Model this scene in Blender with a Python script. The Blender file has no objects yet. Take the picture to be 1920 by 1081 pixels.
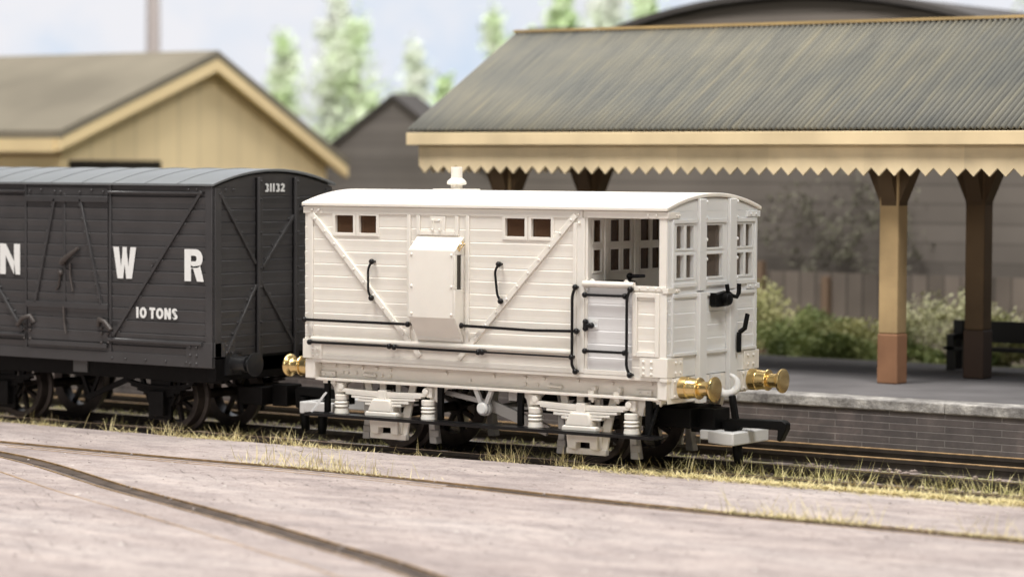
import bpy, bmesh, math, random
from mathutils import Vector, Matrix, noise
random.seed(7)
S = 0.1                      # all coordinates below are millimetres of the layout; 1 unit = 1 cm
scene = bpy.context.scene
COL = scene.collection
OFF = [0.0, 0.0, 0.0]
V = Vector

# ------------------------------------------------------------------ helpers
class MB:
    def __init__(s): s.v = []; s.f = []
    def add(s, vs, fs):
        b = len(s.v); s.v += [tuple(p) for p in vs]; s.f += [tuple(b + i for i in f) for f in fs]
    def box(s, x0, x1, y0, y1, z0, z1):
        if x0 > x1: x0, x1 = x1, x0
        if y0 > y1: y0, y1 = y1, y0
        if z0 > z1: z0, z1 = z1, z0
        s.add([(x0,y0,z0),(x1,y0,z0),(x1,y1,z0),(x0,y1,z0),(x0,y0,z1),(x1,y0,z1),(x1,y1,z1),(x0,y1,z1)],
              [(0,3,2,1),(4,5,6,7),(0,1,5,4),(1,2,6,5),(2,3,7,6),(3,0,4,7)]); return s
    def prism(s, poly, axis, a, b):
        """poly: 2D outline; axis 'x': (y,z), 'y': (x,z), 'z': (x,y); extruded from a to b"""
        def mk(p, t):
            return {'x': (t,p[0],p[1]), 'y': (p[0],t,p[1]), 'z': (p[0],p[1],t)}[axis]
        n = len(poly); ar = sum(poly[i][0]*poly[(i+1)%n][1]-poly[(i+1)%n][0]*poly[i][1] for i in range(n))
        if ar < 0: poly = poly[::-1]
        if a > b: a, b = b, a
        vs = [mk(p,a) for p in poly] + [mk(p,b) for p in poly]
        A = tuple(range(n)); B = tuple(range(n,2*n)); sd = [(i,(i+1)%n,n+(i+1)%n,n+i) for i in range(n)]
        if axis == 'y': fs = [A, B[::-1]] + [q[::-1] for q in sd]
        else: fs = [A[::-1], B] + sd
        s.add(vs, fs); return s
    def bar(s, p, q, w, h, up=(0,0,1)):
        """rectangular bar from p to q; w across, h along 'up'"""
        p, q = V(p), V(q); d = (q-p).normalized(); u = V(up); u = (u - d*u.dot(d)).normalized(); r = d.cross(u)
        vs = []
        for c in (p, q):
            for a, b in ((-1,-1),(1,-1),(1,1),(-1,1)): vs.append(c + r*(a*w/2) + u*(b*h/2))
        s.add(vs, [(0,1,2,3)[::-1],(4,5,6,7),(0,1,5,4),(1,2,6,5),(2,3,7,6),(3,0,4,7)]); return s
    def tube(s, pts, r, n=8, closed=False):
        pts = [V(p) for p in pts]; m = len(pts); rs = r if isinstance(r,(list,tuple)) else [r]*m
        base = len(s.v); ref = None
        for i, p in enumerate(pts):
            if closed: d = (pts[(i+1)%m]-pts[i-1]).normalized()
            else: d = (pts[min(i+1,m-1)]-pts[max(i-1,0)]).normalized()
            if ref is None:
                ref = V((0,0,1)) if abs(d.z) < .9 else V((0,1,0))
            u = (ref - d*ref.dot(d)).normalized(); w = d.cross(u); ref = u
            for k in range(n):
                a = 2*math.pi*k/n; s.v.append(tuple(p + (u*math.cos(a)+w*math.sin(a))*rs[i]))
        for i in range(m if closed else m-1):
            j = (i+1) % m
            for k in range(n):
                k2 = (k+1) % n; s.f.append((base+i*n+k, base+j*n+k, base+j*n+k2, base+i*n+k2)[::-1])
        if not closed:
            s.f.append(tuple(base+k for k in range(n))); s.f.append(tuple(base+(m-1)*n+k for k in range(n))[::-1])
        return s
    def lathe(s, prof, c, axis, n=24):
        """prof: (t along axis, radius)"""
        ax = V({'x':(1,0,0),'-x':(-1,0,0),'y':(0,1,0),'-y':(0,-1,0),'z':(0,0,1)}[axis]); c = V(c)
        u = V((0,0,1)) if axis != 'z' else V((1,0,0)); w = ax.cross(u); base = len(s.v)
        for t, r in prof:
            for k in range(n):
                a = 2*math.pi*k/n; s.v.append(tuple(c + ax*t + (u*math.cos(a)+w*math.sin(a))*max(r,1e-4)))
        for i in range(len(prof)-1):
            for k in range(n):
                k2 = (k+1)%n; s.f.append((base+i*n+k, base+i*n+k2, base+(i+1)*n+k2, base+(i+1)*n+k))
        s.f.append(tuple(base+k for k in range(n))[::-1]); s.f.append(tuple(base+(len(prof)-1)*n+k for k in range(n)))
        return s
    def ball(s, c, r, n=8, sq=(1,1,1)):
        m = max(3, n//2); base = len(s.v); c = V(c)
        for i in range(1, m):
            t = math.pi*i/m
            for k in range(n):
                a = 2*math.pi*k/n
                s.v.append((c.x+r*sq[0]*math.sin(t)*math.cos(a), c.y+r*sq[1]*math.sin(t)*math.sin(a), c.z+r*sq[2]*math.cos(t)))
        s.v.append((c.x,c.y,c.z+r*sq[2])); s.v.append((c.x,c.y,c.z-r*sq[2])); T = len(s.v)-2; B = T+1
        for i in range(m-2):
            for k in range(n):
                k2=(k+1)%n; s.f.append((base+i*n+k, base+(i+1)*n+k, base+(i+1)*n+k2, base+i*n+k2))
        for k in range(n):
            k2=(k+1)%n; s.f.append((T, base+k, base+k2)); s.f.append((B, base+(m-2)*n+k2, base+(m-2)*n+k))
        return s
    def wall(s, O, U, N, u0, u1, z0, z1, holes=(), lines=(), d=.115, thick=1.0, a=.2, b=.1):
        """boarded wall with window holes: V groove at every height in lines"""
        O, U, N = V(O), V(U), V(N); Z = V((0,0,1))
        prof = {z0: 0.0, z1: 0.0}
        for l in lines:
            if z0+1.5 < l < z1-b: prof[l-1.3] = 0.0; prof[l-.22] = d*.6; prof[l] = -d*.5; prof[l+.07] = 0.0
        keys = sorted(prof)
        def nz(z):
            for i in range(len(keys)-1):
                if keys[i] <= z <= keys[i+1]:
                    t = (z-keys[i])/(keys[i+1]-keys[i]+1e-9); return prof[keys[i]]*(1-t)+prof[keys[i+1]]*t
            return 0.0
        zs = sorted(set(keys) | {h[2] for h in holes} | {h[3] for h in holes})
        P = lambda u, z, n: tuple(O + U*u + Z*z + N*n)
        flip = U.cross(Z).dot(N) < 0
        def q(vs): s.add(vs, [(3,2,1,0) if flip else (0,1,2,3)])
        for za, zb in zip(zs[:-1], zs[1:]):
            if zb-za < 1e-6: continue
            m = (za+zb)/2; segs = [(u0,u1)]
            for h in holes:
                if h[2] < m < h[3]:
                    ns = []
                    for x, y in segs:
                        if h[1] <= x or h[0] >= y: ns.append((x,y)); continue
                        if h[0] > x: ns.append((x,h[0]))
                        if h[1] < y: ns.append((h[1],y))
                    segs = ns
            for x, y in segs:
                na, nb = nz(za), nz(zb)
                q([P(x,za,na),P(y,za,na),P(y,zb,nb),P(x,zb,nb)])
                q([P(y,za,-thick),P(x,za,-thick),P(x,zb,-thick),P(y,zb,-thick)])
                q([P(y,za,na),P(y,za,-thick),P(y,zb,-thick),P(y,zb,nb)])
                q([P(x,za,-thick),P(x,za,na),P(x,zb,nb),P(x,zb,-thick)])
        for z in (z0,z1):
            q([P(u0,z,0),P(u1,z,0),P(u1,z,-thick),P(u0,z,-thick)])
        for h in holes:
            for z in (h[2],h[3]):
                q([P(h[0],z,nz(z)),P(h[1],z,nz(z)),P(h[1],z,-thick),P(h[0],z,-thick)])
        return s
    def build(s, name, mat, parent=None, smooth=None, bevel=0, seg=2):
        me = bpy.data.meshes.new(name)
        o0 = V((0,0,0)); p = parent
        while p is not None: o0 = o0 + p.location; p = p.parent
        if parent is None: org = V((0,0,0))
        off = V(OFF)
        me.from_pydata([tuple((V(q)+off)*S - o0) for q in s.v], [], s.f); me.update()
        me.materials.append(mat)
        o = bpy.data.objects.new(name, me); COL.objects.link(o); o.parent = parent
        if smooth is not None:
            me.polygons.foreach_set('use_smooth', [True]*len(me.polygons)); me.set_sharp_from_angle(angle=math.radians(smooth))
        if bevel:
            m = o.modifiers.new('bevel','BEVEL'); m.width = bevel*S; m.segments = seg; m.limit_method = 'ANGLE'; m.angle_limit = math.radians(40)
            m.harden_normals = False
        return o

def tag(o, label=None, cat=None, group=None, kind=None):
    if label: o['label'] = label
    if cat: o['category'] = cat
    if group: o['group'] = group
    if kind: o['kind'] = kind
    return o
def empty(name, loc, label, cat, group=None):
    o = bpy.data.objects.new(name, None); COL.objects.link(o); o.location = V(loc)*S; o.empty_display_size = .3
    return tag(o, label, cat, group)

# ------------------------------------------------------------------ materials
MATS = {}
def mat(name, color, rough=.5, spec=.5, metal=0, sub=0, bump=0, bscale=30, var=0, vscale=8):
    if name in MATS: return MATS[name]
    m = bpy.data.materials.new(name); m.use_nodes = True; nt = m.node_tree; b = nt.nodes['Principled BSDF']
    b.inputs['Base Color'].default_value = (*color,1); b.inputs['Roughness'].default_value = rough
    b.inputs['Specular IOR Level'].default_value = spec; b.inputs['Metallic'].default_value = metal
    if sub:
        b.inputs['Subsurface Weight'].default_value = sub; b.inputs['Subsurface Radius'].default_value = (.06,.045,.03); b.inputs['Subsurface Scale'].default_value = 1
    if bump or var:
        tc = nt.nodes.new('ShaderNodeNewGeometry')
    if bump:
        n = nt.nodes.new('ShaderNodeTexNoise'); n.inputs['Scale'].default_value = bscale; n.inputs['Detail'].default_value = 4
        bp = nt.nodes.new('ShaderNodeBump'); bp.inputs['Strength'].default_value = bump; bp.inputs['Distance'].default_value = .02
        nt.links.new(tc.outputs['Position'], n.inputs['Vector']); nt.links.new(n.outputs['Fac'], bp.inputs['Height']); nt.links.new(bp.outputs['Normal'], b.inputs['Normal'])
    if var:
        n = nt.nodes.new('ShaderNodeTexNoise'); n.inputs['Scale'].default_value = vscale; n.inputs['Detail'].default_value = 5
        r = nt.nodes.new('ShaderNodeValToRGB'); lo = [c*(1-var) for c in color]; hi = [min(1,c*(1+var)) for c in color]
        r.color_ramp.elements[0].position = .3; r.color_ramp.elements[0].color = (*lo,1); r.color_ramp.elements[1].position = .7; r.color_ramp.elements[1].color = (*hi,1)
        nt.links.new(tc.outputs['Position'], n.inputs['Vector']); nt.links.new(n.outputs['Fac'], r.inputs['Fac']); nt.links.new(r.outputs['Color'], b.inputs['Base Color'])
    MATS[name] = m; return m

WHITE = mat('ivory_plastic', (.80,.757,.685), .42, .4, sub=.12, bump=.035, bscale=60, var=.025, vscale=3)
WHITE2 = mat('pale_grey_plastic', (.75,.745,.725), .42, .4, sub=.12, bump=.035, bscale=60, var=.02, vscale=3)
GREYW = mat('grey_plastic', (.68,.675,.665), .4, .4, bump=.03, bscale=60)
BLACKP = mat('black_plastic', (.004,.004,.004), .42, .15, bump=.05, bscale=40)
WIRE = mat('black_wire', (.006,.0055,.006), .3, .3)
BRASS = mat('turned_brass', (.80,.60,.28), .27, .5, metal=1, bump=.06, bscale=50)
TYRE = mat('blackened_tyre', (.060,.050,.045), .38, .5, metal=.5, var=.25, vscale=6)
SPOKE = mat('dark_spokes', (.02,.015,.013), .5, .4)
WAGON = mat('dark_grey_paint', (.050,.048,.049), .33, .5, bump=.04, bscale=60, var=.12, vscale=2)
WAGONROOF = mat('slate_grey_roof_paint', (.16,.17,.175), .33, .5, bump=.03, bscale=40, var=.06, vscale=2)
UNDER = mat('black_underframe', (.0045,.004,.004), .5, .15, var=.3, vscale=5)
LETTER = mat('white_lettering', (.80,.80,.78), .5, .3)
def glass():
    m = bpy.data.materials.new('interior_tone_glazing'); m.use_nodes = True; nt = m.node_tree; nt.nodes.clear()
    o = nt.nodes.new('ShaderNodeOutputMaterial'); mx = nt.nodes.new('ShaderNodeMixShader'); t = nt.nodes.new('ShaderNodeBsdfTransparent'); g = nt.nodes.new('ShaderNodeBsdfGlossy')
    f = nt.nodes.new('ShaderNodeFresnel'); f.inputs['IOR'].default_value = 1.5
    t.inputs['Color'].default_value = (.90,.87,.82,1); g.inputs['Roughness'].default_value = .05
    geo = nt.nodes.new('ShaderNodeNewGeometry'); n = nt.nodes.new('ShaderNodeTexNoise'); n.inputs['Scale'].default_value = 6
    bp = nt.nodes.new('ShaderNodeBump'); bp.inputs['Strength'].default_value = .12; bp.inputs['Distance'].default_value = .03
    nt.links.new(geo.outputs['Position'], n.inputs['Vector']); nt.links.new(n.outputs['Fac'], bp.inputs['Height']); nt.links.new(bp.outputs['Normal'], g.inputs['Normal'])
    nt.links.new(f.outputs['Fac'], mx.inputs['Fac']); nt.links.new(t.outputs[0], mx.inputs[1]); nt.links.new(g.outputs[0], mx.inputs[2]); df = nt.nodes.new('ShaderNodeBsdfDiffuse'); df.inputs['Color'].default_value = (.36,.285,.225,1); m2 = nt.nodes.new('ShaderNodeMixShader'); m2.inputs['Fac'].default_value = .22  # diffuse share stands in for the lit interior behind the panes
    nt.links.new(mx.outputs[0], m2.inputs[1]); nt.links.new(df.outputs[0], m2.inputs[2]); nt.links.new(m2.outputs[0], o.inputs['Surface'])
    return m
GLASS = glass()
GLASSB = GLASS.copy(); GLASSB.name = 'dim_interior_glazing'  # brown dimness of the interior put into the pane colour
for nd_ in GLASSB.node_tree.nodes:
    if nd_.type == 'BSDF_DIFFUSE': nd_.inputs['Color'].default_value = (.17,.095,.055,1)
    if nd_.type == 'BSDF_TRANSPARENT': nd_.inputs['Color'].default_value = (.62,.50,.40,1)
    if nd_.type == 'MIX_SHADER' and nd_.inputs[0].is_linked == False: nd_.inputs[0].default_value = .4

def node_mat(name):
    m = bpy.data.materials.new(name); m.use_nodes = True; nt = m.node_tree
    return m, nt, nt.nodes['Principled BSDF'], (lambda t: nt.nodes.new('ShaderNode'+t)), nt.links.new

# ================================================================== BRAKE VAN
L, W = 75.72, 28.9
OFF[:] = [0,0,1.4]           # the van's own heights are measured 1.4 mm above the rail
van = empty('brake_van', (0,0,0), 'unpainted ivory white four wheel brake van with open veranda and brass buffers', 'brake van')
PITCH = 2.18
LINES = [37.43-PITCH*i for i in range(12)]

# ---- floor, walls
m = MB().box(2.2,L-2.2,1.2,W-1.2,13.2,13.95); m.build('floor', mat('warm_bounce_floor',(.30,.22,.16),.7), van)  # floor made brown to darken and warm the bounced light in the veranda
side_holes = [(7.0,11.1,36.3,39.4),(12.3,16.2,36.3,39.4),(43.6,47.7,36.3,39.4),(48.95,53.0,36.3,39.4),(59.8,74.2,29.0,39.7)]
plank = [l for l in LINES if 17.8 < l < 39.3]
nb = MB()
nb.wall((0,0,0),(1,0,0),(0,-1,0), 0.2,59.3,14.0,40.95, side_holes[:4], plank + [15.0])
nb.box(59.31,60.2,.05,1.0,14.0,40.95)                        # post beside the opening
nb.box(.1,59.3,-.22,0,39.65,40.9)                            # cantrail
nb.box(60.2,L-.2,-.22,1.0,39.7,40.9)
nb.box(.9,1.5,-.18,0,17.9,39.65); nb.box(1.5,2.1,-.32,0,17.9,39.65)
nb.box(57.5,58.2,-.32,0,14.1,38.9); nb.box(58.2,59.75,-.15,0,14.1,39.65)
for x0, x1 in ((23.0,23.75),(35.55,36.25)): nb.box(x0,x1,-.32,0,17.9,39.65)
nb.tube([(2,-.28,17.45),(57.5,-.28,17.45)],.5,10)            # ledge bar
nb.box(1.9,58.2,-.15,0,13.98,14.9)
nb.wall((0,W,0),(1,0,0),(0,1,0), .2,59.3,14.0,40.95, side_holes[:4], plank)
nb.wall((0,W,0),(1,0,0),(0,1,0), 59.31,L-.2,14.0,40.95, [(61,73.5,29.0,39.7)], plank)
# right part beside the door
nb.wall((0,0,0),(1,0,0),(0,-1,0), 69.0,L-.2,14.0,28.0, (), [l for l in LINES if l < 27])
nb.box(74.2,L-.1,-.15,1.2,27.0,39.7)
nb.box(69.3,70.1,-.42,0,17.3,27.7); nb.box(73.6,74.4,-.42,0,17.3,27.7); nb.box(70.1,73.6,-.42,0,26.9,27.7); nb.box(70.1,73.6,-.42,0,17.3,18.1)
nb.box(74.4,L,-.2,0,14.0,27.6); nb.box(69.46,L-.1,-.32,1.0,28.0,28.75)
nb.box(59.6,69.2,-.1,.9,14.0,14.75)
for x in (70.6,72.2,73.7,74.8): nb.ball((x,-.36,28.4),.2)
for x, z in ((1.9,40.2),(3.3,40.2),(58.6,40.25),(58.7,38.8)): nb.ball((x,-.3,z),.27)
nb.build('side_wall', WHITE, van, smooth=35, bevel=.07)

# corner brackets wrapped round the corners
def bracket(x0,x1,y0,y1,z0,z1,riv,name='corner_bracket',t=.28,mt=None):
    b = MB().box(x0,x1,y0,y1,z0,z1)
    for p in riv: b.ball(p,.27)
    return b.build(name, mt or WHITE, van, smooth=40, bevel=.1)
bracket(-.1,4.2,-.3,.4,39.65,40.85,[(2.0,-.36,40.3),(3.6,-.36,40.3)])
bracket(-.12,4.15,-.36,.6,13.98,17.4,[(2.2,-.42,15.6),(3.3,-.42,15.6),(2.2,-.42,14.6),(3.3,-.42,14.6)])
b = MB(); b.prism([(70.7,-.36),(L+.3,-.36),(L+.3,4.6),(L-.3,4.6),(L-.3,.3),(70.7,.3)],'z',14.0,17.2); b.box(L-1.2,L+.25,-.3,1.5,13.3,13.99)
for x in (71.5,73.0):
    for z in (16.5,15.4,14.5): b.ball((x,-.42,z),.3)
for y in (2.2,3.7):
    for z in (16.4,14.7): b.ball((L+.36,y,z),.3)
b.build('corner_bracket', WHITE, van, smooth=40, bevel=.12)
b = MB(); b.prism([(L-.3,24.3),(L+.3,24.3),(L+.3,W+.36),(70.7,W+.36),(70.7,W-.3),(L-.3,W-.3)],'z',14.0,17.2)
for y in (25.4,27.2):
    for z in (16.4,14.9): b.ball((L+.36,y,z),.3)
b.build('corner_bracket', WHITE, van, smooth=40, bevel=.12)
for z0,z1,x0 in ((39.75,40.8,71.6),(27.65,28.55,75.0)):
    b = MB(); b.prism([(x0,-.34),(L+.32,-.34),(L+.32,3.3),(L-.2,3.3),(L-.2,.2),(x0,.2)],'z',z0,z1); zc=(z0+z1)/2
    for y in (2.2,3.0): b.ball((L+.38,y,zc),.22)
    if x0 < 73: b.ball((72.2,-.38,zc),.25); b.ball((73.8,-.38,zc),.25)
    b.build('corner_bracket', WHITE, van, smooth=40, bevel=.1)
    b = MB(); b.prism([(L-.2,W-3.9),(L+.32,W-3.9),(L+.32,W+.34),(L-3,W+.34),(L-3,W-.2),(L-.2,W-.2)],'z',z0,z1)
    for y in (W-1.2,W-2.9): b.ball((L+.38,y,zc),.25)
    b.build('corner_bracket', WHITE2, van, smooth=40, bevel=.1)

# ---- diagonal braces with rivets
def brace(p,q,n):
    b = MB().bar((p[0],-.2,p[1]),(q[0],-.2,q[1]),.95,.55,(0,-1,0))
    for i in range(n):
        t = (i+.35)/n; b.ball((p[0]+(q[0]-p[0])*t,-.46,p[1]+(q[1]-p[1])*t),.26)
    return b.build('diagonal_brace', WHITE, van, smooth=40, bevel=.12)
brace((2.0,39.5),(26.0,15.4),11); brace((58.0,40.1),(34.2,15.3),11)

# ---- windows of the side
def window(x0,x1,z0,z1,y=0,sgn=-1,mt=WHITE,fw=.55):
    b = MB(); ya, yb = (y+sgn*.2, y-sgn*.35)
    b.box(x0-fw,x0+.04,ya,yb-.0,z0-fw,z1+.25); b.box(x1-.04,x1+fw,ya,yb,z0-fw,z1+.25); b.box(x0+.04,x1-.04,ya,yb,z0-fw,z0+.04); b.box(x0+.04,x1-.04,ya,yb,z1-.04,z1+.25)
    w = b.build('window', mt, van, bevel=.06)
    MB().box(x0+.01,x1-.01,y-sgn*.55,y-sgn*.7,z0+.01,z1-.01).build('pane', GLASSB, w)
for h in side_holes[:4]: window(*h); window(*h, y=W, sgn=1)

# ---- ventilator panel above the lookout
b = MB(); b.box(25.0,25.8,-.3,0,36.3,39.6); b.box(33.2,34.0,-.3,0,36.3,39.6); b.box(25.8,33.2,-.34,0,36.3,37.0)
b.box(28.0,31.2,-.28,0,37.0,39.5)
for x in (28.45,29.95):
    b.box(x,x+.45,-.5,0,36.9,39.0); b.ball((x+.2,-.52,37.2),.22); b.ball((x+.2,-.52,38.8),.22)
b.box(28.9,29.95,-.42,0,38.6,39.0); b.build('ventilator', WHITE, van, smooth=40, bevel=.08)

# ---- side lookout (ducket)
poly = [(0,36.0),(-.35,35.95),(-2.7,33.8),(-2.75,33.4),(-2.7,22.3),(-.45,18.9),(-.45,18.2),(0,18.2)]
b = MB()
xa, xb = 25.2, 35.1
b.prism(poly,'x',xa,xb-.35)
slot = (-2.05,-.75,27.2,33.0)
b.wall((xb-.35,0,0),(0,-1,0),(1,0,0),.0,.74,18.4,35.7,(),(),thick=.02) if False else None
b.prism([(-2.7,33.8),(-2.7,33.05),(0,33.05),(0,36.0),(-.35,35.95)],'x',xb-.35,xb)
b.prism([(-2.7,33.05),(-2.7,27.15),(-2.05,27.15),(-2.05,33.05)],'x',xb-.35,xb)
b.prism([(-.75,33.05),(-.75,27.15),(0,27.15),(0,33.05)],'x',xb-.35,xb)
b.prism([(0,27.15),(-2.7,27.15),(-2.7,22.3),(-.45,18.9),(-.45,18.2),(0,18.2)],'x',xb-.35,xb)
for x in (25.9,34.4):
    for z in (33.0,27.6,22.9): b.ball((x,-2.74,z),.28)
lk = b.build('side_lookout', WHITE, van, smooth=30, bevel=.12)
MB().box(xb-.34,xb-.2,-2.0,-.8,27.2,33.0).build('lookout_window', mat('dark_glazing',(.03,.024,.018),.15,.5), lk)
b = MB(); b.tube([(35.0,-1.9,34.0),(35.5,-2.0,34.6),(35.8,-1.4,35.1),(35.5,-.9,35.3)],.16,6); b.tube([(35.1,-1.6,33.7),(35.7,-1.7,34.3),(36.0,-1.1,34.9)],.13,6)
b.build('lamp_bracket', BRASS, lk, smooth=60)

# ---- handrails
def rail(pts, r=.26, y=-1.15):
    """pts (x,z); first and last are fixed to the body by a knob"""
    b = MB(); P = [V((p[0], -.95 if i in (0,len(pts)-1) and len(pts) > 2 else y, p[1])) for i,p in enumerate(pts)]
    if len(pts) == 2: P = [V((pts[0][0],y,pts[0][1])), V((pts[1][0],y,pts[1][1]))]
    # rounded path
    out = [P[0]]
    for i in range(1,len(P)-1):
        a, c, d = P[i-1], P[i], P[i+1]; k = min(.8,(c-a).length*.45,(d-c).length*.45)
        s0 = c+(a-c).normalized()*k; s1 = c+(d-c).normalized()*k
        for t in (0,.25,.5,.75,1): out.append(s0*(1-t)**2 + c*2*t*(1-t) + s1*t*t)
    out.append(P[-1]); b.tube(out, r*.85, 8)
    for p in (P[0],P[-1]):
        b.ball((p.x,p.y,p.z),.52,10); b.tube([(p.x,p.y,p.z),(p.x,.1,p.z)],.24,6)
    return b.build('handrail', WIRE, van, smooth=60)
rail([(15.83,31.43),(15.2,30.2),(15.25,26.2),(15.75,25.1)])
rail([(42.93,31.64),(42.3,30.5),(42.8,26.5),(43.35,25.45)])
rail([(.9,20.85),(23.9,20.85)],.3)
rail([(35.1,21.05),(42,20.95),(50,20.8),(58.7,21.0)],.3)
rail([(2.1,16.9),(19.9,16.9)],.28); rail([(20.95,16.8),(38.9,16.7)],.28); rail([(39.7,16.75),(57.9,16.7)],.2)
rail([(58.45,28.25),(58.0,26.9),(58.0,15.3),(58.55,14.35)],.3)
rail([(69.2,28.15),(68.7,26.9),(68.7,15.5),(69.2,14.25)],.3)

# ---- veranda door
b = MB().wall((0,.25,0),(1,0,0),(0,-1,0), 59.75,68.9,14.75,28.4,(),[25.6-PITCH*i for i in range(5)],thick=.8,d=.12)
b.ball((60.2,.1,27.9),.3)
dr = b.build('door', mat('lilac_grey_plastic',(.72,.71,.705),.42,.4,bump=.03,bscale=60), van, smooth=40)
b = MB(); b.tube([(59.5,-.05,28.85),(69.4,-.05,28.85)],.5,10); b.prism([(60.5,29.2),(61.0,29.7),(61.6,29.2)],'y',-.1,.5); b.prism([(67.2,29.2),(67.7,29.7),(68.2,29.2)],'y',-.1,.5)
b.build('door_rail', WHITE, dr, smooth=50)
b = MB().box(60.6,62.3,.05,.3,21.4,23.0)
for x in (61.1,61.9):
    for z in (21.8,22.6): b.ball((x,.03,z),.14)
b.build('lock_plate', WHITE2, dr, smooth=40, bevel=.06)
b = MB().ball((60.2,-.5,22.6),.5,10).ball((60.2,-.5,21.5),.5,10).tube([(60.2,-.5,22.6),(60.2,-.5,21.5)],.42,8).tube([(60.2,-.45,22.0),(61.2,-.35,22.0)],.42,8).ball((61.3,-.35,22.0),.5,10)
b.build('door_handle', WIRE, dr, smooth=60)
def doorbar(x0,x1,z):
    b = MB().tube([(x0,-.75,z),(x1,-.75,z)],.24,8)
    for x in (x0,x1): b.ball((x,-.72,z),.5,10); b.tube([(x,-.7,z),(x,.3,z)],.22,6)
    b.build('door_bar', WIRE, dr, smooth=60)
doorbar(60.2,68.0,27.05); doorbar(60.25,68.0,17.8)

# ---- veranda end wall (faces +x)
X = L
ew = MB()
elines = [27.2-PITCH*i-.6 for i in range(5)]
holes = []
for y0, y1 in ((2.2,8.3),(21.5,27.2)):
    ym = (y0+y1)/2
    for a, c in ((y0+.3,ym-.3),(ym+.3,y1-.3)):
        holes += [(a,c,34.8,38.6),(a,c,30.0,33.8)]
holes += [(12.0,17.2,34.8,38.6),(12.0,17.2,30.0,33.8)]
ew.wall((X,0,0),(0,1,0),(1,0,0),0.1,W-.1,14.0,40.9,holes,elines,thick=1.0)
arc = lambda y: 41.0 + 2.05*(1-((y-W/2)/(W/2+.3))**2)
ew.prism([(.1,40.88)]+[(y*W/20, arc(y*W/20)) for y in range(0,21)]+[(W-.1,40.88)],'x',X-1.0,X)
for y0,y1 in ((1.3,8.7),(11.3,18.3),(21.4,27.8)):
    ew.box(X-.1,X+.35,y0,y1,38.95,39.6); ew.box(X-.1,X+.4,y0,y1,28.55,29.25); ew.box(X-.1,X+.4,y0,y1,26.9,27.5)
for y0,y1 in ((1.5,8.7),(11.4,18.4),(21.4,27.8)): ew.box(X-.1,X+.45,y0,y1,17.4,17.95)
for y0,y1 in ((1.2,1.8),(27.6,28.2)): ew.box(X-.1,X+.3,y0,y1,17.4,39.5)
ew.build('end_wall', WHITE2, van, smooth=35, bevel=.07)
for y0,y1 in ((8.7,11.3),(18.4,21.2)):
    b = MB(); yc=(y0+y1)/2
    b.box(X,X+.65,y0+.3,y1-.2,27.9,42.9); b.box(X,X+.95,y0,y1-.3,9.4,27.6)
    for z in (42.4,39.8,36.2,33.0,29.7): b.ball((X+.55,y1-.05,z),.33); b.box(X,X+.45,y1-.4,y1+.05,z-.2,z+.2)
    for z in (27.2,23.9,21.5,19.2,16.9,14.9,12.6,10.6): b.ball((X+.5,y1-.05,z),.33)
    b.box(X,X+.35,y1-.4,y1+.25,9.6,27.4)
    b.build('end_post', WHITE2, van, smooth=40, bevel=.14)
for hgroup in ([h for h in holes if h[1] < 9], [h for h in holes if 11 < h[0] < 18], [h for h in holes if h[0] > 20]):
    b = MB()
    for y0,y1,z0,z1 in hgroup:
        f=.28
        b.box(X-.9,X+.14,y0-f,y0+.05,z0-f,z1+f); b.box(X-.9,X+.14,y1-.05,y1+f,z0-f,z1+f); b.box(X-.9,X+.14,y0+.05,y1-.05,z0-f,z0+.05); b.box(X-.9,X+.14,y0+.05,y1-.05,z1-.05,z1+f)
    w = b.build('window', WHITE2, van, bevel=.05)
    b = MB()
    for y0,y1,z0,z1 in hgroup: b.box(X-.75,X-.6,y0+.01,y1-.01,z0+.01,z1-.01)
    b.build('pane', GLASS, w)

# ---- partition between cabin and veranda, far end wall
pl = [(2.0,4.4),(7.1,10.1),(11.0,13.5),(16.4,19.4),(20.1,22.7),(25.3,27.2)]
ph = [(a,c,z0,z1) for a,c in pl for z0,z1 in ((35.6,39.3),(30.8,34.4))]
b = MB().wall((60.0,0,0),(0,1,0),(1,0,0),1.0,W-1.0,14.0,41.3,ph,(),thick=.7)
for y0,y1 in ((5.2,6.2),(14.4,15.6),(23.6,24.6)): b.box(60,60.35,y0,y1,28,41)
pt = b.build('partition', WHITE, van, smooth=35, bevel=.05)
for pr in [[c] for c in pl]:
    b = MB(); g = MB()
    for y0,y1 in pr:
        for z0,z1 in ((35.6,39.3),(30.8,34.4)):
            b.box(59.9,60.15,y0-.3,y0+.05,z0-.3,z1+.3); b.box(59.9,60.15,y1-.05,y1+.3,z0-.3,z1+.3); b.box(59.9,60.15,y0+.05,y1-.05,z0-.3,z0+.05); b.box(59.9,60.15,y0+.05,y1-.05,z1-.05,z1+.3); g.box(59.6,59.75,y0+.01,y1-.01,z0+.01,z1-.01)
    wn = b.build('window', WHITE, pt, bevel=.04); g.build('pane', GLASSB, wn)
MB().wall((0,0,0),(0,1,0),(-1,0,0),.2,W-.2,14.0,41.0,(),plank,thick=1.0).prism([(.2,40.98)]+[(y*W/20, arc(y*W/20)) for y in range(0,21)]+[(W-.2,40.98)],'x',0,1.0).build('end_wall', WHITE, van, smooth=35, bevel=.06)
# stove and lockers in the cabin, so that the windows do not look into an empty box
for q in ((10,24,18,27.6,13.9,38),(40,58,19,27.6,13.9,38)): MB().box(*q).build('locker', mat('brown_interior',(.24,.14,.085),.6), van)
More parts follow.
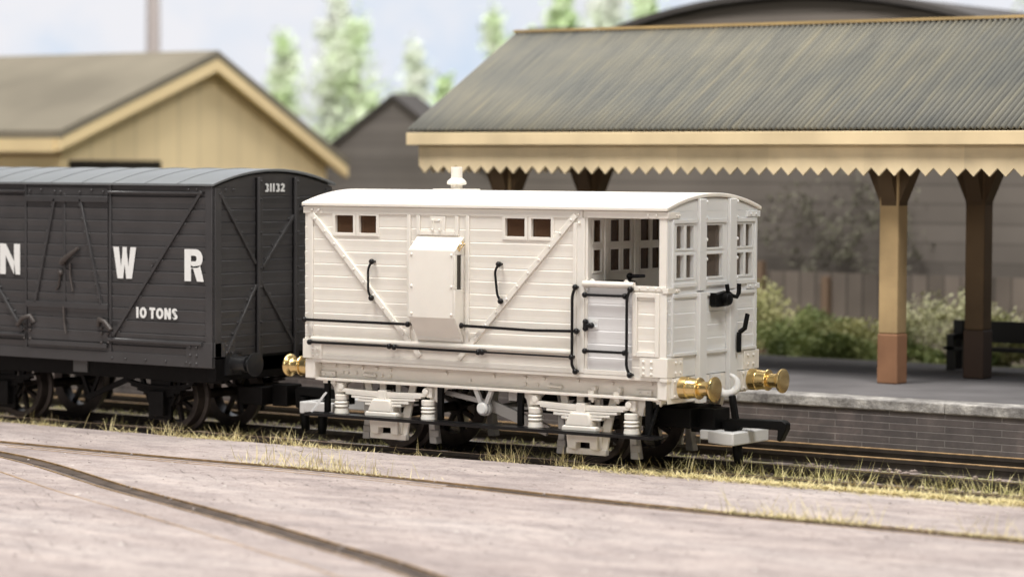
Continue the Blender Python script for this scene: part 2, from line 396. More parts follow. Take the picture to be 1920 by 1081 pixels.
# brake wheel and brake handle in the veranda
bw = []
for k in range(20): bw.append((63.5+2.6*math.cos(2*math.pi*k/20), 4.5+2.6*math.sin(2*math.pi*k/20), 28.9))
b = MB().tube(bw,.42,8,True)
for k in range(4):
    a = math.pi/2*k+.4; b.tube([(63.5,4.5,28.7),(63.5+2.5*math.cos(a),4.5+2.5*math.sin(a),28.9)],.25,6)
b.tube([(63.5,4.5,14),(63.5,4.5,29.2)],.35,8); b.build('brake_wheel', WIRE, van, smooth=60)
b = MB().ball((63.0,8.6,29.9),.6,10); b.tube([(63.0,8.6,29.9),(65.6,9.2,30.0)],[.35,.25],8); b.tube([(63,8.6,14),(63,8.6,29.9)],.3,8); b.build('brake_handle', WIRE, van, smooth=60)

# ---- roof
hw = W/2+.75
top = []; bot = []
N = 28
for i in range(N+1):
    y = W/2 - hw + 2*hw*i/N; t = ((y-W/2)/hw)**2
    top.append((y, 41.52+2.35*(1-t))); bot.append((y, 40.92+2.3*(1-t)))
b = MB().prism(top+bot[::-1],'x',-.15,L+.35)
rf = b.build('roof', WHITE, van, smooth=40, bevel=.14, seg=3)
b = MB().lathe([(0,1.05),(.9,1.05),(.95,1.65),(1.15,1.78),(1.55,1.68),(2.0,1.2),(2.15,1.02),(4.0,1.02),(4.05,.95)],(22.8,W/2,43.85),'z',24)
ch = b.build('chimney', WHITE, rf, smooth=40)
MB().box(19.7,25.8,W/2-3,W/2+3,43.2,44.05).build('chimney_plate', WHITE, rf, bevel=.1)

# ---- headstocks, solebars
for x0,x1,nm in ((.15,2.4,0),(L-1.75,L,1)):
    b = MB().box(x0,x1,0,W,10.42,13.85)
    if nm:
        b.box(L,L+.12,.1,8.6,9.75,10.42)
        for y in (3.4,25.4):
            b.box(L,L+.5,y-2.2,y+2.2,10.6,13.8); b.box(L,L+.95,y-1.45,y+1.6,10.75,13.9)
            for dy in (-1.8,1.9): b.ball((L+.55,y+dy,11.0),.3); b.ball((L+.55,y+dy,13.4),.3)
    b.build('headstock', WHITE, van, smooth=40, bevel=.16)
for y0,sg in ((.6,1),(W-.6,-1)):
    b = MB(); b.box(2.3,L-1.7,y0+sg*1.5,y0+sg*2.4,10.3,13.5); b.box(2.3,L-1.7,y0-sg*.3,y0+sg*2.4,10.15,10.6); b.box(1.9,L-1.6,y0-sg*.65,y0+sg*2.4,13.35,13.97)
    if sg > 0:
        yy = y0+1.45
        for x,z in ((7.2,11.6),(8.3,11.6),(10.2,11.6),(8.3,12.7),(11.6,12.6),(14.8,12.6),(17.8,12.5),(15.9,11.5),(17.8,11.5),(40,12.5),(46.5,12.6),(50.3,12.6),(46.5,11.5),(49,11.5),(57.2,12.6),(64,12.4),(30,12.5),(35,11.5)): b.box(x-.26,x+.26,yy-.32,yy+.1,z-.26,z+.26)
        for x in (13.2,52.6):
            b.tube([(x-.9,yy-.3,11.45),(x+1.1,yy-.3,11.4)],.3,8); b.ball((x-1.0,yy-.2,11.5),.42); b.ball((x+1.2,yy-.2,11.4),.42)
        for x in (60.4,65.4): b.box(x-.5,x+.6,yy-1.2,yy,10.6,11.2); b.box(x,x+.8,yy-1.0,yy,11.2,11.9)
        for x in (2.5,68.6):
            b.box(x,x+3.2,yy-.3,yy,12.5,13.2); b.box(x,x+3.2,yy-.45,yy,10.7,11.7); b.ball((x+1.0,yy-.5,11.2),.2); b.ball((x+2.5,yy-.5,11.2),.2)
        for x in (3.6,5.3,60.0,65.0,73.2): b.box(x,x+1.0,y0+.2,y0+1.8,9.6,10.3); b.ball((x+.5,y0+.8,9.5),.35)
    b.build('solebar', WHITE, van, smooth=40, bevel=.08)

# ---- running gear
def gear(cx, near):
    yb = 1.55 if near else W-1.55; sg = 1 if near else -1
    Y = lambda v: yb + sg*v
    mt = WHITE
    # leaf spring
    b = MB(); 
    for k,(hl,th) in enumerate(((9.3,.7),(8.3,.5),(7.0,.5),(5.6,.5),(4.0,.5))):
        pts=[]; z0 = 8.95-.52*k
        n=14
        up=[(cx-hl+2*hl*i/n, z0-.22*(1-((2*i/n-1)*hl/9.3)**2)) for i in range(n+1)]
        b.prism(up+[(x,z-th+.07) for x,z in up[::-1]],'y',Y(-.95+.02*k),Y(.4))
    b.box(cx-.85,cx+.85,Y(-1.2),Y(.5),5.8,9.0)
    b.build('leaf_spring', mt, van, smooth=30, bevel=.06)
    for sx in (-1,1):
        x = cx+sx*9.55
        b = MB()
        o = -sx
        b.prism([(x+o*(-.0),10.3),(x+o*.9,9.9),(x+o*.2,9.3),(x+o*.0,7.6),(x-o*1.9,7.4),(x-o*2.2,8.9),(x-o*3.0,9.7),(x-o*6.5,10.1),(x-o*6.5,10.3)],'y',Y(.1),Y(1.3))
        b.prism([(x-o*1.0,9.9),(x+o*.6,9.9),(x+o*.6,9.2),(x+o*.15,8.9),(x+o*.15,8.2),(x-o*1.0,8.2)],'y',Y(-.7),Y(.2))
        b.lathe([(-.7,.5),(-.6,.62),(.5,.62),(.6,.5)],(x+o*.25,Y(-.4),9.2),'y',12)
        b.build('spring_hanger', mt, van, smooth=40, bevel=.1)
        b = MB(); b.lathe([(0,.9),(.1,1.2),(.95,1.24),(1.05,1.0)],(x,Y(-.3),6.75),'z',18)
        for k in range(2): 
            zc = 6.35-.62*k
            b.lathe([(-.33,.9),(-.24,1.2),(0,1.33),(.24,1.2),(.33,.9)],(x,Y(-.3),zc),'z',18)
        b.lathe([(-1.15,1.0),(-1.1,1.36),(-.15,1.22),(0,.9)],(x,Y(-.3),5.42),'z',18)
        b.build('coil_spring', mt, van, smooth=50)
    # W iron
    b = MB()
    b.prism([(cx-3.0,.6),(cx-2.9,1.9),(cx-3.0,6.0),(cx-4.2,10.3),(cx-5.6,10.3),(cx-4.0,3.6),(cx-3.8,.6)],'y',Y(.9),Y(1.4))
    b.prism([(cx+3.0,.6),(cx+2.9,1.9),(cx+3.0,5.0),(cx+4.6,10.3),(cx+6.0,10.3),(cx+4.4,3.6),(cx+3.9,.6)],'y',Y(.9),Y(1.4))
    b.box(cx-2.2,cx-.8,Y(1.0),Y(1.4),3,10.3); b.box(cx+1.4,cx+2.4,Y(1.0),Y(1.4),3,10.3)
    b.box(cx-3.9,cx+4.0,Y(.5),Y(1.5),.35,1.35); b.box(cx-3.0,cx+3.2,Y(.9),Y(1.45),2.6,4.6); b.box(cx-2.0,cx+2.2,Y(.9),Y(1.45),4.6,7.0)
    b.build('axle_guard', mt, van, smooth=40, bevel=.1)
    b = MB()
    b.prism([(cx-1.9,7.4),(cx+1.7,7.4),(cx+2.1,6.7),(cx+2.2,5.2),(cx-3.0,5.2),(cx-2.3,6.7)],'y',Y(-1.5),Y(1.0))
    b.prism([(cx-3.6,4.3),(cx-3.4,5.25),(cx+1.2,5.3),(cx+3.2,5.2),(cx+3.3,4.4)],'y',Y(-1.55),Y(1.0))
    b.prism([(cx-2.9,1.3),(cx-1.2,1.3),(cx-1.2,2.5),(cx+1.5,2.5),(cx+1.5,1.3),(cx+3.1,1.3),(cx+3.2,4.4),(cx-3.3,4.4)],'y',Y(-.7),Y(1.0))
    b.build('axlebox', mt, van, smooth=40, bevel=.25, seg=3)
    # brake blocks
    for sx in (-1,1):
        b = MB(); x=cx+sx*7.1+(.7 if sx>0 else 0)
        b.prism([(x-.6,8.5),(x+.6,8.5),(x+.55-sx*.3,3.0),(x+.8,-.2),(x-.8,-.2),(x-.7-sx*.3,3)],'y',Y(3.4),Y(5.0)); b.box(x-.5,x+1.2,Y(3.2),Y(3.8),1.0,2.2); b.bar((x,Y(3.6),8.2),(x+sx*.4,Y(3.6),10.4),.9,.6)
        b.build('brake_block', mat('grey_brake',(.50,.485,.465),.5), van, smooth=40, bevel=.15)
def wheelset(cx, yc, parent, z, r, mt_t, mt_s, gauge=8.25):
    b = MB().tube([(cx,yc-gauge-2,z),(cx,yc+gauge+2,z)],.9,12); b.build('axle', mt_s, parent, smooth=50)
    for s in (-1,1):
        y = yc+s*gauge; ax = 'y' if s > 0 else '-y'
        b = MB(); n=40
        prof=[(-1.3,r+.85),(-.75,r+.75),(-.5,r+.1),(1.2,r-.1),(1.3,r-.2),(1.3,r-1.15),(.9,r-1.3),(-1.3,r-1.3)]
        base = len(b.v); axv = V((0,s,0)); u=V((0,0,1)); w=axv.cross(u)
        for t,rr in prof:
            for k in range(n):
                a=2*math.pi*k/n; b.v.append(tuple(V((cx,y,z))+axv*t+(u*math.cos(a)+w*math.sin(a))*rr))
        m_=len(prof)
        for i in range(m_):
            j=(i+1)%m_
            for k in range(n):
                k2=(k+1)%n; b.f.append((base+i*n+k,base+i*n+k2,base+j*n+k2,base+j*n+k))
        wh = b.build('wheel', mt_t, parent, smooth=35)
        b = MB(); b.lathe([(-1,1.5),(1.1,1.5),(1.4,1.2),(1.4,.4)],(cx,y,z),ax,16)
        for k in range(8):
            a=math.pi/4*k+.25; d=V((math.cos(a),0,math.sin(a))); c=V((cx,y+s*.2,z))
            b.bar(c+d*1.2, c+d*(r-1.15), .75, .85, (0,1,0))
        b.build('spokes', mt_s, wh, smooth=35)
for cx in (17.1,58.7):
    gear(cx, True); gear(cx, False); wheelset(cx, W/2, van, 4.75, 6.15, TYRE, SPOKE)
# brake rigging
b = MB()
b.bar((36.2,1.9,10.3),(37.8,1.9,7.0),.8,.7,(0,1,0)); b.bar((39.7,1.9,10.3),(38.2,1.9,7.0),.8,.7,(0,1,0)); b.lathe([(0,1.15),(.9,1.15),(1.2,.85)],(38.0,2.2,6.9),'-y',18); b.lathe([(0,1.3),(.7,1.3)],(38.0,2.6,6.9),'-y',18)
b.build('brake_hanger', WHITE2, van, smooth=40, bevel=.08)
b = MB(); b.bar((38.2,4.0,7.3),(49.5,4.5,3.6),1.9,.8,(0,1,0)); b.bar((28,4.6,9.0),(38,4.2,7.6),.9,.7,(0,1,0)); b.bar((38,5,6.6),(52,5,7.6),.5,.5,(0,1,0)); b.bar((40,9,9.2),(54,9,4.5),.5,.5,(0,1,0)); b.box(42.3,44.0,3.0,3.8,8.4,10.4)
b.tube([(38,2,6.9),(38,W-2,6.9)],.5,8); b.build('brake_rigging', mat('grey_brake',(.50,.485,.465),.5), van, smooth=40, bevel=.08)
b = MB().box(4,71.5,3.6,W-3.6,10.4,13.2); b.box(40.5,45,8,20,7.6,10.4); b.build('underframe', BLACKP, van)
# step boards
for y0,sg in ((-2.0,1),(W+2.0,-1)):
    b = MB().box(1.5,74.6,y0,y0+sg*3.0,3.95,4.5); st = b.build('step_board', WIRE, van, bevel=.1)
    for x in (4.3,29.3,46.1,71.6)[:4 if sg>0 else 3]: MB().box(x-.5,x+.5,y0+sg*2.9,y0+sg*3.6,4.5,10.2).build('step_hanger', BLACKP, st)
    sg>0 and MB().bar((72.9,y0+sg*1.2,4.5),(73.5,y0+sg*3.4,10.0),.5,.35).build('step_brace', BLACKP, st); MB().bar((2.4,y0+sg*1.0,4.5),(4.2,y0+sg*3.0,8.0),.6,.3).build('step_brace', GREYW, st)

# ---- buffers
BP = [(0,1.75),(.1,1.85),(1.35,1.8),(1.4,1.68),(1.5,1.62),(1.6,1.70),(3.1,1.56),(3.15,1.76),(3.35,1.82),(3.5,1.76),(3.55,1.5),(3.6,1.22),(5.0,1.18),(5.4,1.35),(5.75,1.9),(5.95,2.02),(6.15,2.08),(6.3,2.06),(6.42,1.7),(6.5,.8),(6.52,0)]
for y in (3.3,25.5):
    MB().lathe(BP,(L+.9,y,12.35),'x',32).build('buffer', BRASS, van, smooth=30)
    MB().lathe(BP,(.15,y,12.2),'-x',32).build('buffer', BRASS, van, smooth=30)
# ---- draw hook
pts=[]
for k in range(13):
    a=math.radians(75-k*19.5); pts.append((L+2.2+1.5*math.cos(a),15.4+.9*math.cos(a),12.2+1.6*math.sin(a)))
b = MB().tube([(L+.3,14.4,11.0)]+pts[::-1],[.7,.7]+[.68]*7+[.62,.55,.48,.4,.3],10); b.box(L,L+.6,13.3,16.0,10.9,13.9); b.build('draw_hook', WHITE2, van, smooth=60)
# ---- lamp irons
b = MB(); b.prism([(12.8,27.4),(13.1,27.1),(17.0,27.6),(17.5,26.0),(17.0,25.1),(13.2,25.0),(12.8,25.4)],'x',X+.3,X+1.5); b.lathe([(0,1.0),(1.2,1.0),(1.4,.7)],(X+1.3,15.6,26.3),'x',16)
b.tube([(X+1.3,16.6,28.7),(X+1.5,16.7,27.4),(X+1.9,17.2,26.8),(X+2.4,18.0,26.6),(X+2.6,18.3,27.3),(X+2.6,18.4,28.8)],.38,8); b.build('lamp_bracket', BLACKP, van, smooth=50, bevel=.05)
b = MB().bar((X+1.5,20.4,17.2),(X+1.5,20.4,20.6),.9,.5,(1,0,0)); b.bar((X+1.5,20.4,20.5),(X+1.9,21.6,21.2),.7,.5,(1,0,0)); b.bar((X+1.9,21.5,21.0),(X+2.0,22.3,23.6),.85,.5,(1,0,0)); b.build('lamp_bracket', BLACKP, van, smooth=50, bevel=.1)

# ---- couplings
zt = 4.7
b = MB()
b.prism([(L+6.7,9.9),(L+6.7,21.6),(L+5.0,21.6),(L+5.0,12.4),(L+.6,13.2),(L+.6,12.0),(L+4.6,10.2)],'z',zt-2.1,zt)
b.prism([(L+5.0,19.8),(L+6.0,21.6),(L+.6,19.0),(L+.6,18.0)],'z',zt-1.6,zt-.1); b.box(L-1,L+2.4,12.0,19.0,zt-1.6,zt+.02)
cpf = b.build('coupling', GREYW, van, smooth=40, bevel=.22, seg=3)
b = MB(); yh=15.2
b.prism([(L+1.6,6.0),(L+3.0,6.6),(L+13.2,6.9),(L+14.0,6.4),(L+14.0,5.4),(L+12.9,3.3),(L+12.2,3.5),(L+12.4,5.2),(L+5.2,5.3),(L+4.6,4.2),(L+1.8,4.2)],'y',yh-.8,yh+.8)
b.bar((L+4.1,yh,6.0),(L+3.3,yh,10.4),.9,1.2,(0,1,0)); 
b.build('coupling_hook', BLACKP, cpf, smooth=40, bevel=.2)
b = MB().tube([(L+5.2,13.6,3.6),(L+5.4,13.6,1.0),(L+5.6,13.6,-.4),(L+5.65,13.6,-.7)],[.85,.85,.75,.45],10); b.build('coupling_pin', BLACKP, cpf, smooth=60)
MB().box(L-8,L-1.5,10,20,5.0,8.3).box(L-3,L+1.6,12.5,17.5,4.2,8.2).build('coupling_mount', BLACKP, cpf, bevel=.15)
b = MB(); b.box(-8.2,-6.9,8.5,20.5,3.0,5.2); b.box(-7,-.5,8.5,9.8,3.2,5.2); b.box(-7,-.5,18,20.5,3.2,5.2); cpl = b.build('coupling', GREYW, van, smooth=40, bevel=.2)
b = MB(); b.prism([(-.5,6.6),(-3,7.2),(-13,7.3),(-13.6,6.6),(-13.4,3.5),(-12.6,3.3),(-12.3,5.6),(-4,5.4),(-.5,4.6)],'y',13.6,15.2); b.build('coupling_hook', BLACKP, cpl, bevel=.2)
b = MB().tube([(-11.4,13.5,5.5),(-11.0,13.5,1.5),(-10.8,13.5,-.6),(-10.7,13.5,-.9)],[.9,.9,.8,.4],10).tube([(-6.6,13.5,5),(-6.8,13.5,1.0),(-7.0,13.5,-1.0)],[.95,.95,.8],10); b.build('coupling_pin', BLACKP, cpl, smooth=60)

# ================================================================== GOODS VAN
OFF[:] = [0,0,0]
GW = (-2.0, 32.0); GX = (-92.2,-19.7); gc = (GW[0]+GW[1])/2
gv = empty('goods_van', (0,0,0), 'dark grey covered goods van with large white letters coupled beside the white van', 'goods van')
gl = [43.7-2.3*i for i in range(13)]
b = MB()
b.wall((0,GW[0],0),(1,0,0),(0,-1,0),GX[0]+1.01,GX[1]-1.01,14.6,46.0,(),gl,d=.26)
b.wall((0,GW[1],0),(1,0,0),(0,1,0),GX[0]+1.01,GX[1]-1.01,14.6,46.0,(),gl)
y=GW[0]
b.box(GX[0],GX[1],y-.3,y+.5,12.6,14.6)
for x0,x1 in ((-21.4,-19.75),(-45.3,-44.7),(-67.3,-66.7),(-92.15,-90.5)): b.box(x0,x1,y-.32,y,14.6,45.9)
for x0,x1 in ((GX[0],-66.8),(-45.2,-22)): b.tube([(x0,y-.3,44.3),(x1,y-.3,44.3)],.3,8); b.tube([(x0,y-.32,16.9),(x1,y-.32,16.9)],.42,8)
for x in (-26,-31,-36,-41,-44.5): b.ball((x,y-.36,13.5),.24)
for x in (-25.0,-23.4):
    for z in (13.3,14.8,16.3): b.ball((x,y-.4,z),.28)
b.box(-26,GX[1],y-.36,y,12.7,17.2)
for x,z in ((-23.4,45.0),(-25.4,45.0)): b.ball((x,y-.3,z),.26)
b.box(-26,GX[1],y-.25,y,44.6,45.5)
b.box(-34.6,-33.6,y-.3,y,31.4,31.7); b.ball((-34.5,y-.2,30.8),.2); b.ball((-33.8,y-.2,30.8),.2)
b.build('side_wall', WAGON, gv, smooth=35, bevel=.07)
# end wall
b = MB(); xe=GX[1]
b.wall((xe,0,0),(0,1,0),(1,0,0),GW[0],GW[1],14.6,45.4,(),gl,d=.22)
garc=lambda yy: 45.35+2.7*(1-((yy-gc)/17.2)**2)
b.prism([(GW[0],45.3)]+[(GW[0]+34*i/20,garc(GW[0]+34*i/20)) for i in range(21)]+[(GW[1],45.3)],'x',xe-1,xe)
for y0 in (9.6,20.2):
    b.box(xe,xe+.9,y0,y0+.5,13,47.2); b.box(xe,xe+.45,y0,y0+1.6,13,47.2)
    for z in (46.5,43.2,37,30.5,27,20.5,18): b.ball((xe+.5,y0+1.1,z),.28)
for yy in (-1.0,30.9): b.box(xe,xe+.3,yy-.8,yy+.9,14.6,45.2)
b.box(xe,xe+.3,GW[0],3.6,14.6,17.2)
for yy in (1.2,2.8):
    for z in (15.3,16.6): b.ball((xe+.35,yy,z),.25)
for yy in (1.0,3.2): b.ball((xe+.35,yy,45.0),.22)
b.build('end_wall', WAGON, gv, smooth=35, bevel=.07)
b = MB().wall((GX[0],0,0),(0,1,0),(-1,0,0),GW[0],GW[1],14.6,45.4,(),gl).prism([(GW[0],45.3)]+[(GW[0]+34*i/20,garc(GW[0]+34*i/20)) for i in range(21)]+[(GW[1],45.3)],'x',GX[0],GX[0]+1)
b.build('end_wall', WAGON, gv, smooth=35)
def gbrace(p,q,axis,n=9,bmat=WAGON):
    b=MB()
    def P(a,z,o): return (a, GW[0]-o, z) if axis=='y' else (xe+o, a, z)
    up=(0,-1,0) if axis=='y' else (1,0,0)
    b.bar(P(p[0],p[1],.2),P(q[0],q[1],.2),.55,.6,up)
    for i in range(n):
        t=(i+.5)/n; off=.55
        d=V((q[0]-p[0],q[1]-p[1])).normalized(); c=(p[0]+(q[0]-p[0])*t-d.y*off, p[1]+(q[1]-p[1])*t+d.x*off); b.ball(P(c[0],c[1],.12),.24)
    b.build('diagonal_brace', bmat, gv, smooth=40, bevel=.06)
gbrace((-22.3,44.6),(-44.2,17.6),'y',12); gbrace((-89.8,44.6),(-67.8,17.6),'y',12)
gbrace((-.6,44.4),(9.4,31.4),'x',6); gbrace((10.6,28.5),(21,15.5),'x',6); gbrace((1.6,15.4),(9.6,27.4),'x',6); gbrace((11.4,30.6),(20.6,40.3),'x',4); gbrace((21.5,41),(31.4,44.2),'x',4)
# doors
b = MB(); y=GW[0]
b.wall((0,y-.3,0),(1,0,0),(0,-1,0),-66.4,-45.5,16.3,45.1,(),gl,d=.24,thick=.1)
b.box(-57.0,-56.3,y-.5,y-.3,19,44)
b.box(-66.6,-45.3,y-.75,y-.3,42.4,43.5); b.box(-66.6,-45.3,y-.75,y-.3,22.4,23.5)
b.box(-66.0,-45.6,y-.7,y-.3,15.2,16.1)
for x in (-65.5,-62.5,-59,-57.5,-52.5,-49.5,-46.5): b.ball((x,y-.5,44.5+.25*math.sin(x)),.25)
b.bar((-59.0,y-.5,43),(-64.2,y-.5,23.2),.55,.5,(0,-1,0)); b.bar((-52.4,y-.5,43.0),(-47.0,y-.5,23.2),.5,.5,(0,-1,0))
for i in range(8):
    t=(i+.5)/8; b.ball((-59.4-5.2*t,y-.5,43-19.8*t),.25); b.ball((-52.9+5.4*t,y-.5,43-19.8*t),.25)
dd = b.build('door', WAGON, gv, smooth=40, bevel=.08)
b = MB(); b.tube([(-57.0,y-.8,30.9),(-55.4,y-1.2,31.9),(-53.4,y-1.0,33.2),(-52.6,y-.8,33.8)],[.6,.55,.4,.3],8); b.ball((-56.6,y-.7,31.2),.75); b.ball((-57.4,y-.6,29.0),.6)
b.tube([(-55.0,y-.6,30.8),(-54.9,y-.7,28.6),(-54.2,y-.7,25.6)],.22,6); b.tube([(-57.4,y-.6,29.3),(-58.0,y-.6,26.4),(-58.6,y-.6,25.8)],.22,6); b.build('door_latch', mat('weathered_latch',(.06,.05,.045),.5), dd, smooth=60)
MB().tube([(-56.6,y-.7,22.8),(-56.4,y-.7,19.6),(-55.9,y-.8,17.6)],.22,6).build('chain',mat('weathered_latch',(.06,.05,.045),.5),dd)
for x in (-66.8,-45.6):
    sx = 1 if x<-60 else -1
    b = MB(); b.tube([(x+sx*2.2,y-.5,19.4),(x+sx*1.6,y-.9,20.6),(x-sx*.1,y-1.2,20.2),(x-sx*1.6,y-1.1,18.7)],.45,8)
    for z in (18.9,17.9,16.2): b.ball((x+sx*1.3,y-.6,z),.3); b.ball((x-sx*.4,y-.5,z+.1),.28)
    b.build('door_hinge', mat('weathered_latch',(.06,.05,.045),.5), dd, smooth=60)
# roof
hw2=17.6; top=[];bot=[]
for i in range(25):
    yy=gc-hw2+2*hw2*i/24; t=((yy-gc)/hw2)**2; top.append((yy,46.05+2.75*(1-t))); bot.append((yy,45.6+2.7*(1-t)))
b=MB().prism(top+bot[::-1],'x',GX[0]-.5,GX[1]+.5)
for k in range(-92,-20,8):
    seam=[(p[0],p[1]+.12) for p in top]; b.prism(seam+[(p[0],p[1]-.05) for p in top[::-1]],'x',k,k+.28)
b.build('roof', WAGONROOF, gv, smooth=40, bevel=.08)
# underframe
b=MB(); b.box(GX[0]+1,GX[1]-.4,0.6,1.6,9.6,12.9); b.box(GX[0]+1,GX[1]-.4,28.4,29.4,9.6,12.9); b.box(GX[0],GX[1],1.6,28.4,11.5,14.6)
for x0 in (GX[0],GX[1]-1.9): b.box(x0,x0+1.9,-1.4,31.4,10.2,14.2)
b.bar((-56.3,1.4,11),(-53.6,1.4,5.6),.7,.6,(0,1,0)); b.bar((-50.6,1.4,11),(-53.4,1.4,5.6),.7,.6,(0,1,0)); b.bar((-54,1.2,5.4),(-41,1.2,10.4),1.0,.7,(0,1,0)); b.bar((-41,1.2,10.2),(-27,1.0,9.6),.8,.6,(0,1,0))
b.build('underframe', UNDER, gv, bevel=.08)
b=MB().box(-57,-53.4,.3,.6,10.2,12.4).build('number_plate', mat('grey_plate',(.10,.10,.10),.5), gv)
for cx in (-35.6,-76.1):
    for yy,sg in ((1.6,1),(28.0,-1)):
        b=MB()
        b.box(cx-1.9,cx+1.7,yy-sg*1.6,yy+sg*.3,3.0,7.6); b.box(cx-2.6,cx+2.4,yy-sg*.3,yy+sg*.6,2.2,9.6)
        b.bar((cx-2.6,yy,5),(cx-5.0,yy,10),.8,.8,(0,1,0)); b.bar((cx+2.4,yy,5),(cx+5,yy,10),.8,.8,(0,1,0)); b.box(cx-3.2,cx-2.4,yy-sg*.2,yy+sg*.6,2.0,4.2)
        b.build('axlebox', UNDER, gv, smooth=40, bevel=.15)
        b=MB()
        for k,hl in enumerate((8.4,7,5.4,3.8)):
            up=[(cx-hl+2*hl*i/10,9.4-.5*k+.0-.9*(1-((2*i/10-1)*hl/8.4)**2)) for i in range(11)]
            b.prism(up+[(x,z-.45) for x,z in up[::-1]],'y',yy-sg*.9,yy+sg*.4)
        b.build('leaf_spring', UNDER, gv, smooth=40)
    wheelset(cx, W/2, gv, 6.2, 6.1, TYRE, SPOKE)
for y_ in (3.2,27.2):
    b=MB().lathe([(0,1.9),(.4,1.9),(.5,1.55),(3.2,1.3),(3.3,1.5),(3.9,1.5),(4.0,1.0),(5.0,.95),(5.1,1.6),(5.25,2.15),(5.6,2.2),(5.75,1.5),(5.8,0)],(GX[1],y_,13.3),'x',24); b.box(GX[1],GX[1]+.4,y_-2.2,y_+2.2,11.2,15.3); b.build('buffer', UNDER if y_>9 else mat('dark_buffer',(.014,.014,.015),.35), gv, smooth=40)
b=MB(); b.box(-24,-18,9.5,19.5,5.2,8.6); b.box(-18,-14.4,12.4,16.8,5.0,9.0); b.prism([(-14.4,7.6),(-9,7.6),(-8.6,7.0),(-8.8,4.6),(-9.6,4.6),(-9.8,5.9),(-14.4,5.6)],'y',15.4,16.8); b.build('coupling', UNDER, gv, bevel=.2)

# lettering
def letters(shapes, x, z, h, parent, y, wscale=1):
    b=MB()
    for pts in shapes: b.prism([(x+p[0]*h*wscale, z+p[1]*h) for p in pts],'y',y-.03,y+.02)
    return b
ly = GW[0]-.2
H=5.85
N_ = [[(0,0),(.27,0),(.27,1),(0,1)],[(.66,0),(.93,0),(.93,1),(.66,1)],[(.2,1),(.27,1),(.27,.62),(.66,0),(.73,0),(.66,.42),(.27,1)]]
W_ = [[(0,1),(.24,1),(.33,.36),(.40,.86),(.40,1),(.58,1),(.58,.86),(.65,.36),(.74,1),(.98,1),(.80,0),(.56,0),(.49,.46),(.42,0),(.18,0)]]
Lx = [[(0,0),(.7,0),(.7,.22),(.27,.22),(.27,1),(0,1)]]
def arcpts(cx,cy,r0x,r0y,a0,a1,n=10): return [(cx+r0x*math.cos(math.radians(a0+(a1-a0)*i/n)),cy+r0y*math.sin(math.radians(a0+(a1-a0)*i/n))) for i in range(n+1)]
R_out = [(.26,1)]+[(.45,1)]+arcpts(.45,.73,.30,.27,90,-90)+[(.26,.46)]
R_ = [[(0,0),(.27,0),(.27,1),(0,1)], None, [(.38,.46),(.64,.50),(.80,0),(.52,0),(.36,.40),(.27,.40),(.27,.5)]]
def ring_letter(b,x,z,h):
    o = [(.265,1),(.45,1)]+arcpts(.47,.71,.28,.29,85,-85)+[(.265,.42)]
    i_ = [(.265,.80),(.40,.80)]+arcpts(.42,.71,.085,.09,80,-80)+[(.265,.62)]
    n=min(len(o),len(i_))
    for k in range(n-1):
        b.prism([(x+q[0]*h,z+q[1]*h) for q in (o[k],o[k+1],i_[k+1],i_[k])],'y',ly-.03,ly+.02)
for nm,x in ((N_,-74.0),(W_,-44.2),(Lx,-90.6)):
    letters(nm,x,28.35,H,gv,ly).build('lettering', LETTER, gv)
b = letters([R_[0],R_[2]],-26.5,28.3,H,gv,ly); ring_letter(b,-26.5,28.3,H); b.build('lettering', LETTER, gv)
def stroke_text(body, h, wst, parent, place):
    """bold block characters drawn as flat strokes; place(u, v, d) puts them on their face"""
    def arc(cx,cy,rx,ry,a0,a1,n=10): return [(cx+rx*math.cos(math.radians(a0+(a1-a0)*i/n)),cy+ry*math.sin(math.radians(a0+(a1-a0)*i/n))) for i in range(n+1)]
    q=wst/2
    G={'1':(.30,[[(.15,q*0),(.15,1)]]), 'I':(.30,[[(.15,0),(.15,1)]]), ' ':(.26,[]),
       '0':(.74,[arc(.37,.5,.37-q,.5-q,90,450,20)]), 'O':(.78,[arc(.39,.5,.39-q,.5-q,90,450,20)]),
       'T':(.62,[[(0,1-q),(.62,1-q)],[(.31,0),(.31,1)]]), 'N':(.70,[[(q,0),(q,1)],[(.70-q,0),(.70-q,1)],[(q*.9,1-q*.3),(.70-q*.9,q*.3)]]),
       'S':(.60,[arc(.30,.735,.30-q,.265-q,25,270,10)+arc(.30,.265,.30-q,.265-q,90,-155,10)]),
       '3':(.58,[arc(.27,.735,.29-q,.265-q,150,-90,10),arc(.27,.265,.31-q,.265-q+.03,90,-150,10)]),
       '2':(.58,[arc(.28,.70,.30-q,.30-q,165,-35,9)+[(q*.8,q)],[(0,q),(.58,q)]])}
    u=0; b=MB(); k=0
    for ch in body:
        wd,sts=G[ch]
        for st in sts:
            n=len(st); L_=[];R__=[]
            closed = n>15
            for i in range(n):
                p=V(st[i]); 
                if closed: d=(V(st[(i+1)%(n-1)])-V(st[(i-1)%(n-1)])).normalized()
                else: d=(V(st[min(i+1,n-1)])-V(st[max(i-1,0)])).normalized()
                m_=V((-d.y,d.x)); L_.append(p+m_*q); R__.append(p-m_*q)
            k+=1; base=len(b.v)
            for i in range(n):
                for P_ in (L_[i],R__[i]): b.v.append(place(u+P_.x*h, P_.y*h, .004*k))
            for i in range(n-1): b.f.append((base+2*i,base+2*i+1,base+2*i+3,base+2*i+2))
        u+=(wd+.10)*h
    o=b.build('lettering', LETTER, parent); m_=o.modifiers.new('paint','SOLIDIFY'); m_.thickness=.004; m_.offset=0
    return o
stroke_text('10',2.05,.24,gv,lambda u,v,d:(-38.5+u*1.13, GW[0]-.2-d, 21.15+v))
stroke_text('TONS',2.05,.24,gv,lambda u,v,d:(-35.15+u*1.13, GW[0]-.2-d, 21.15+v))
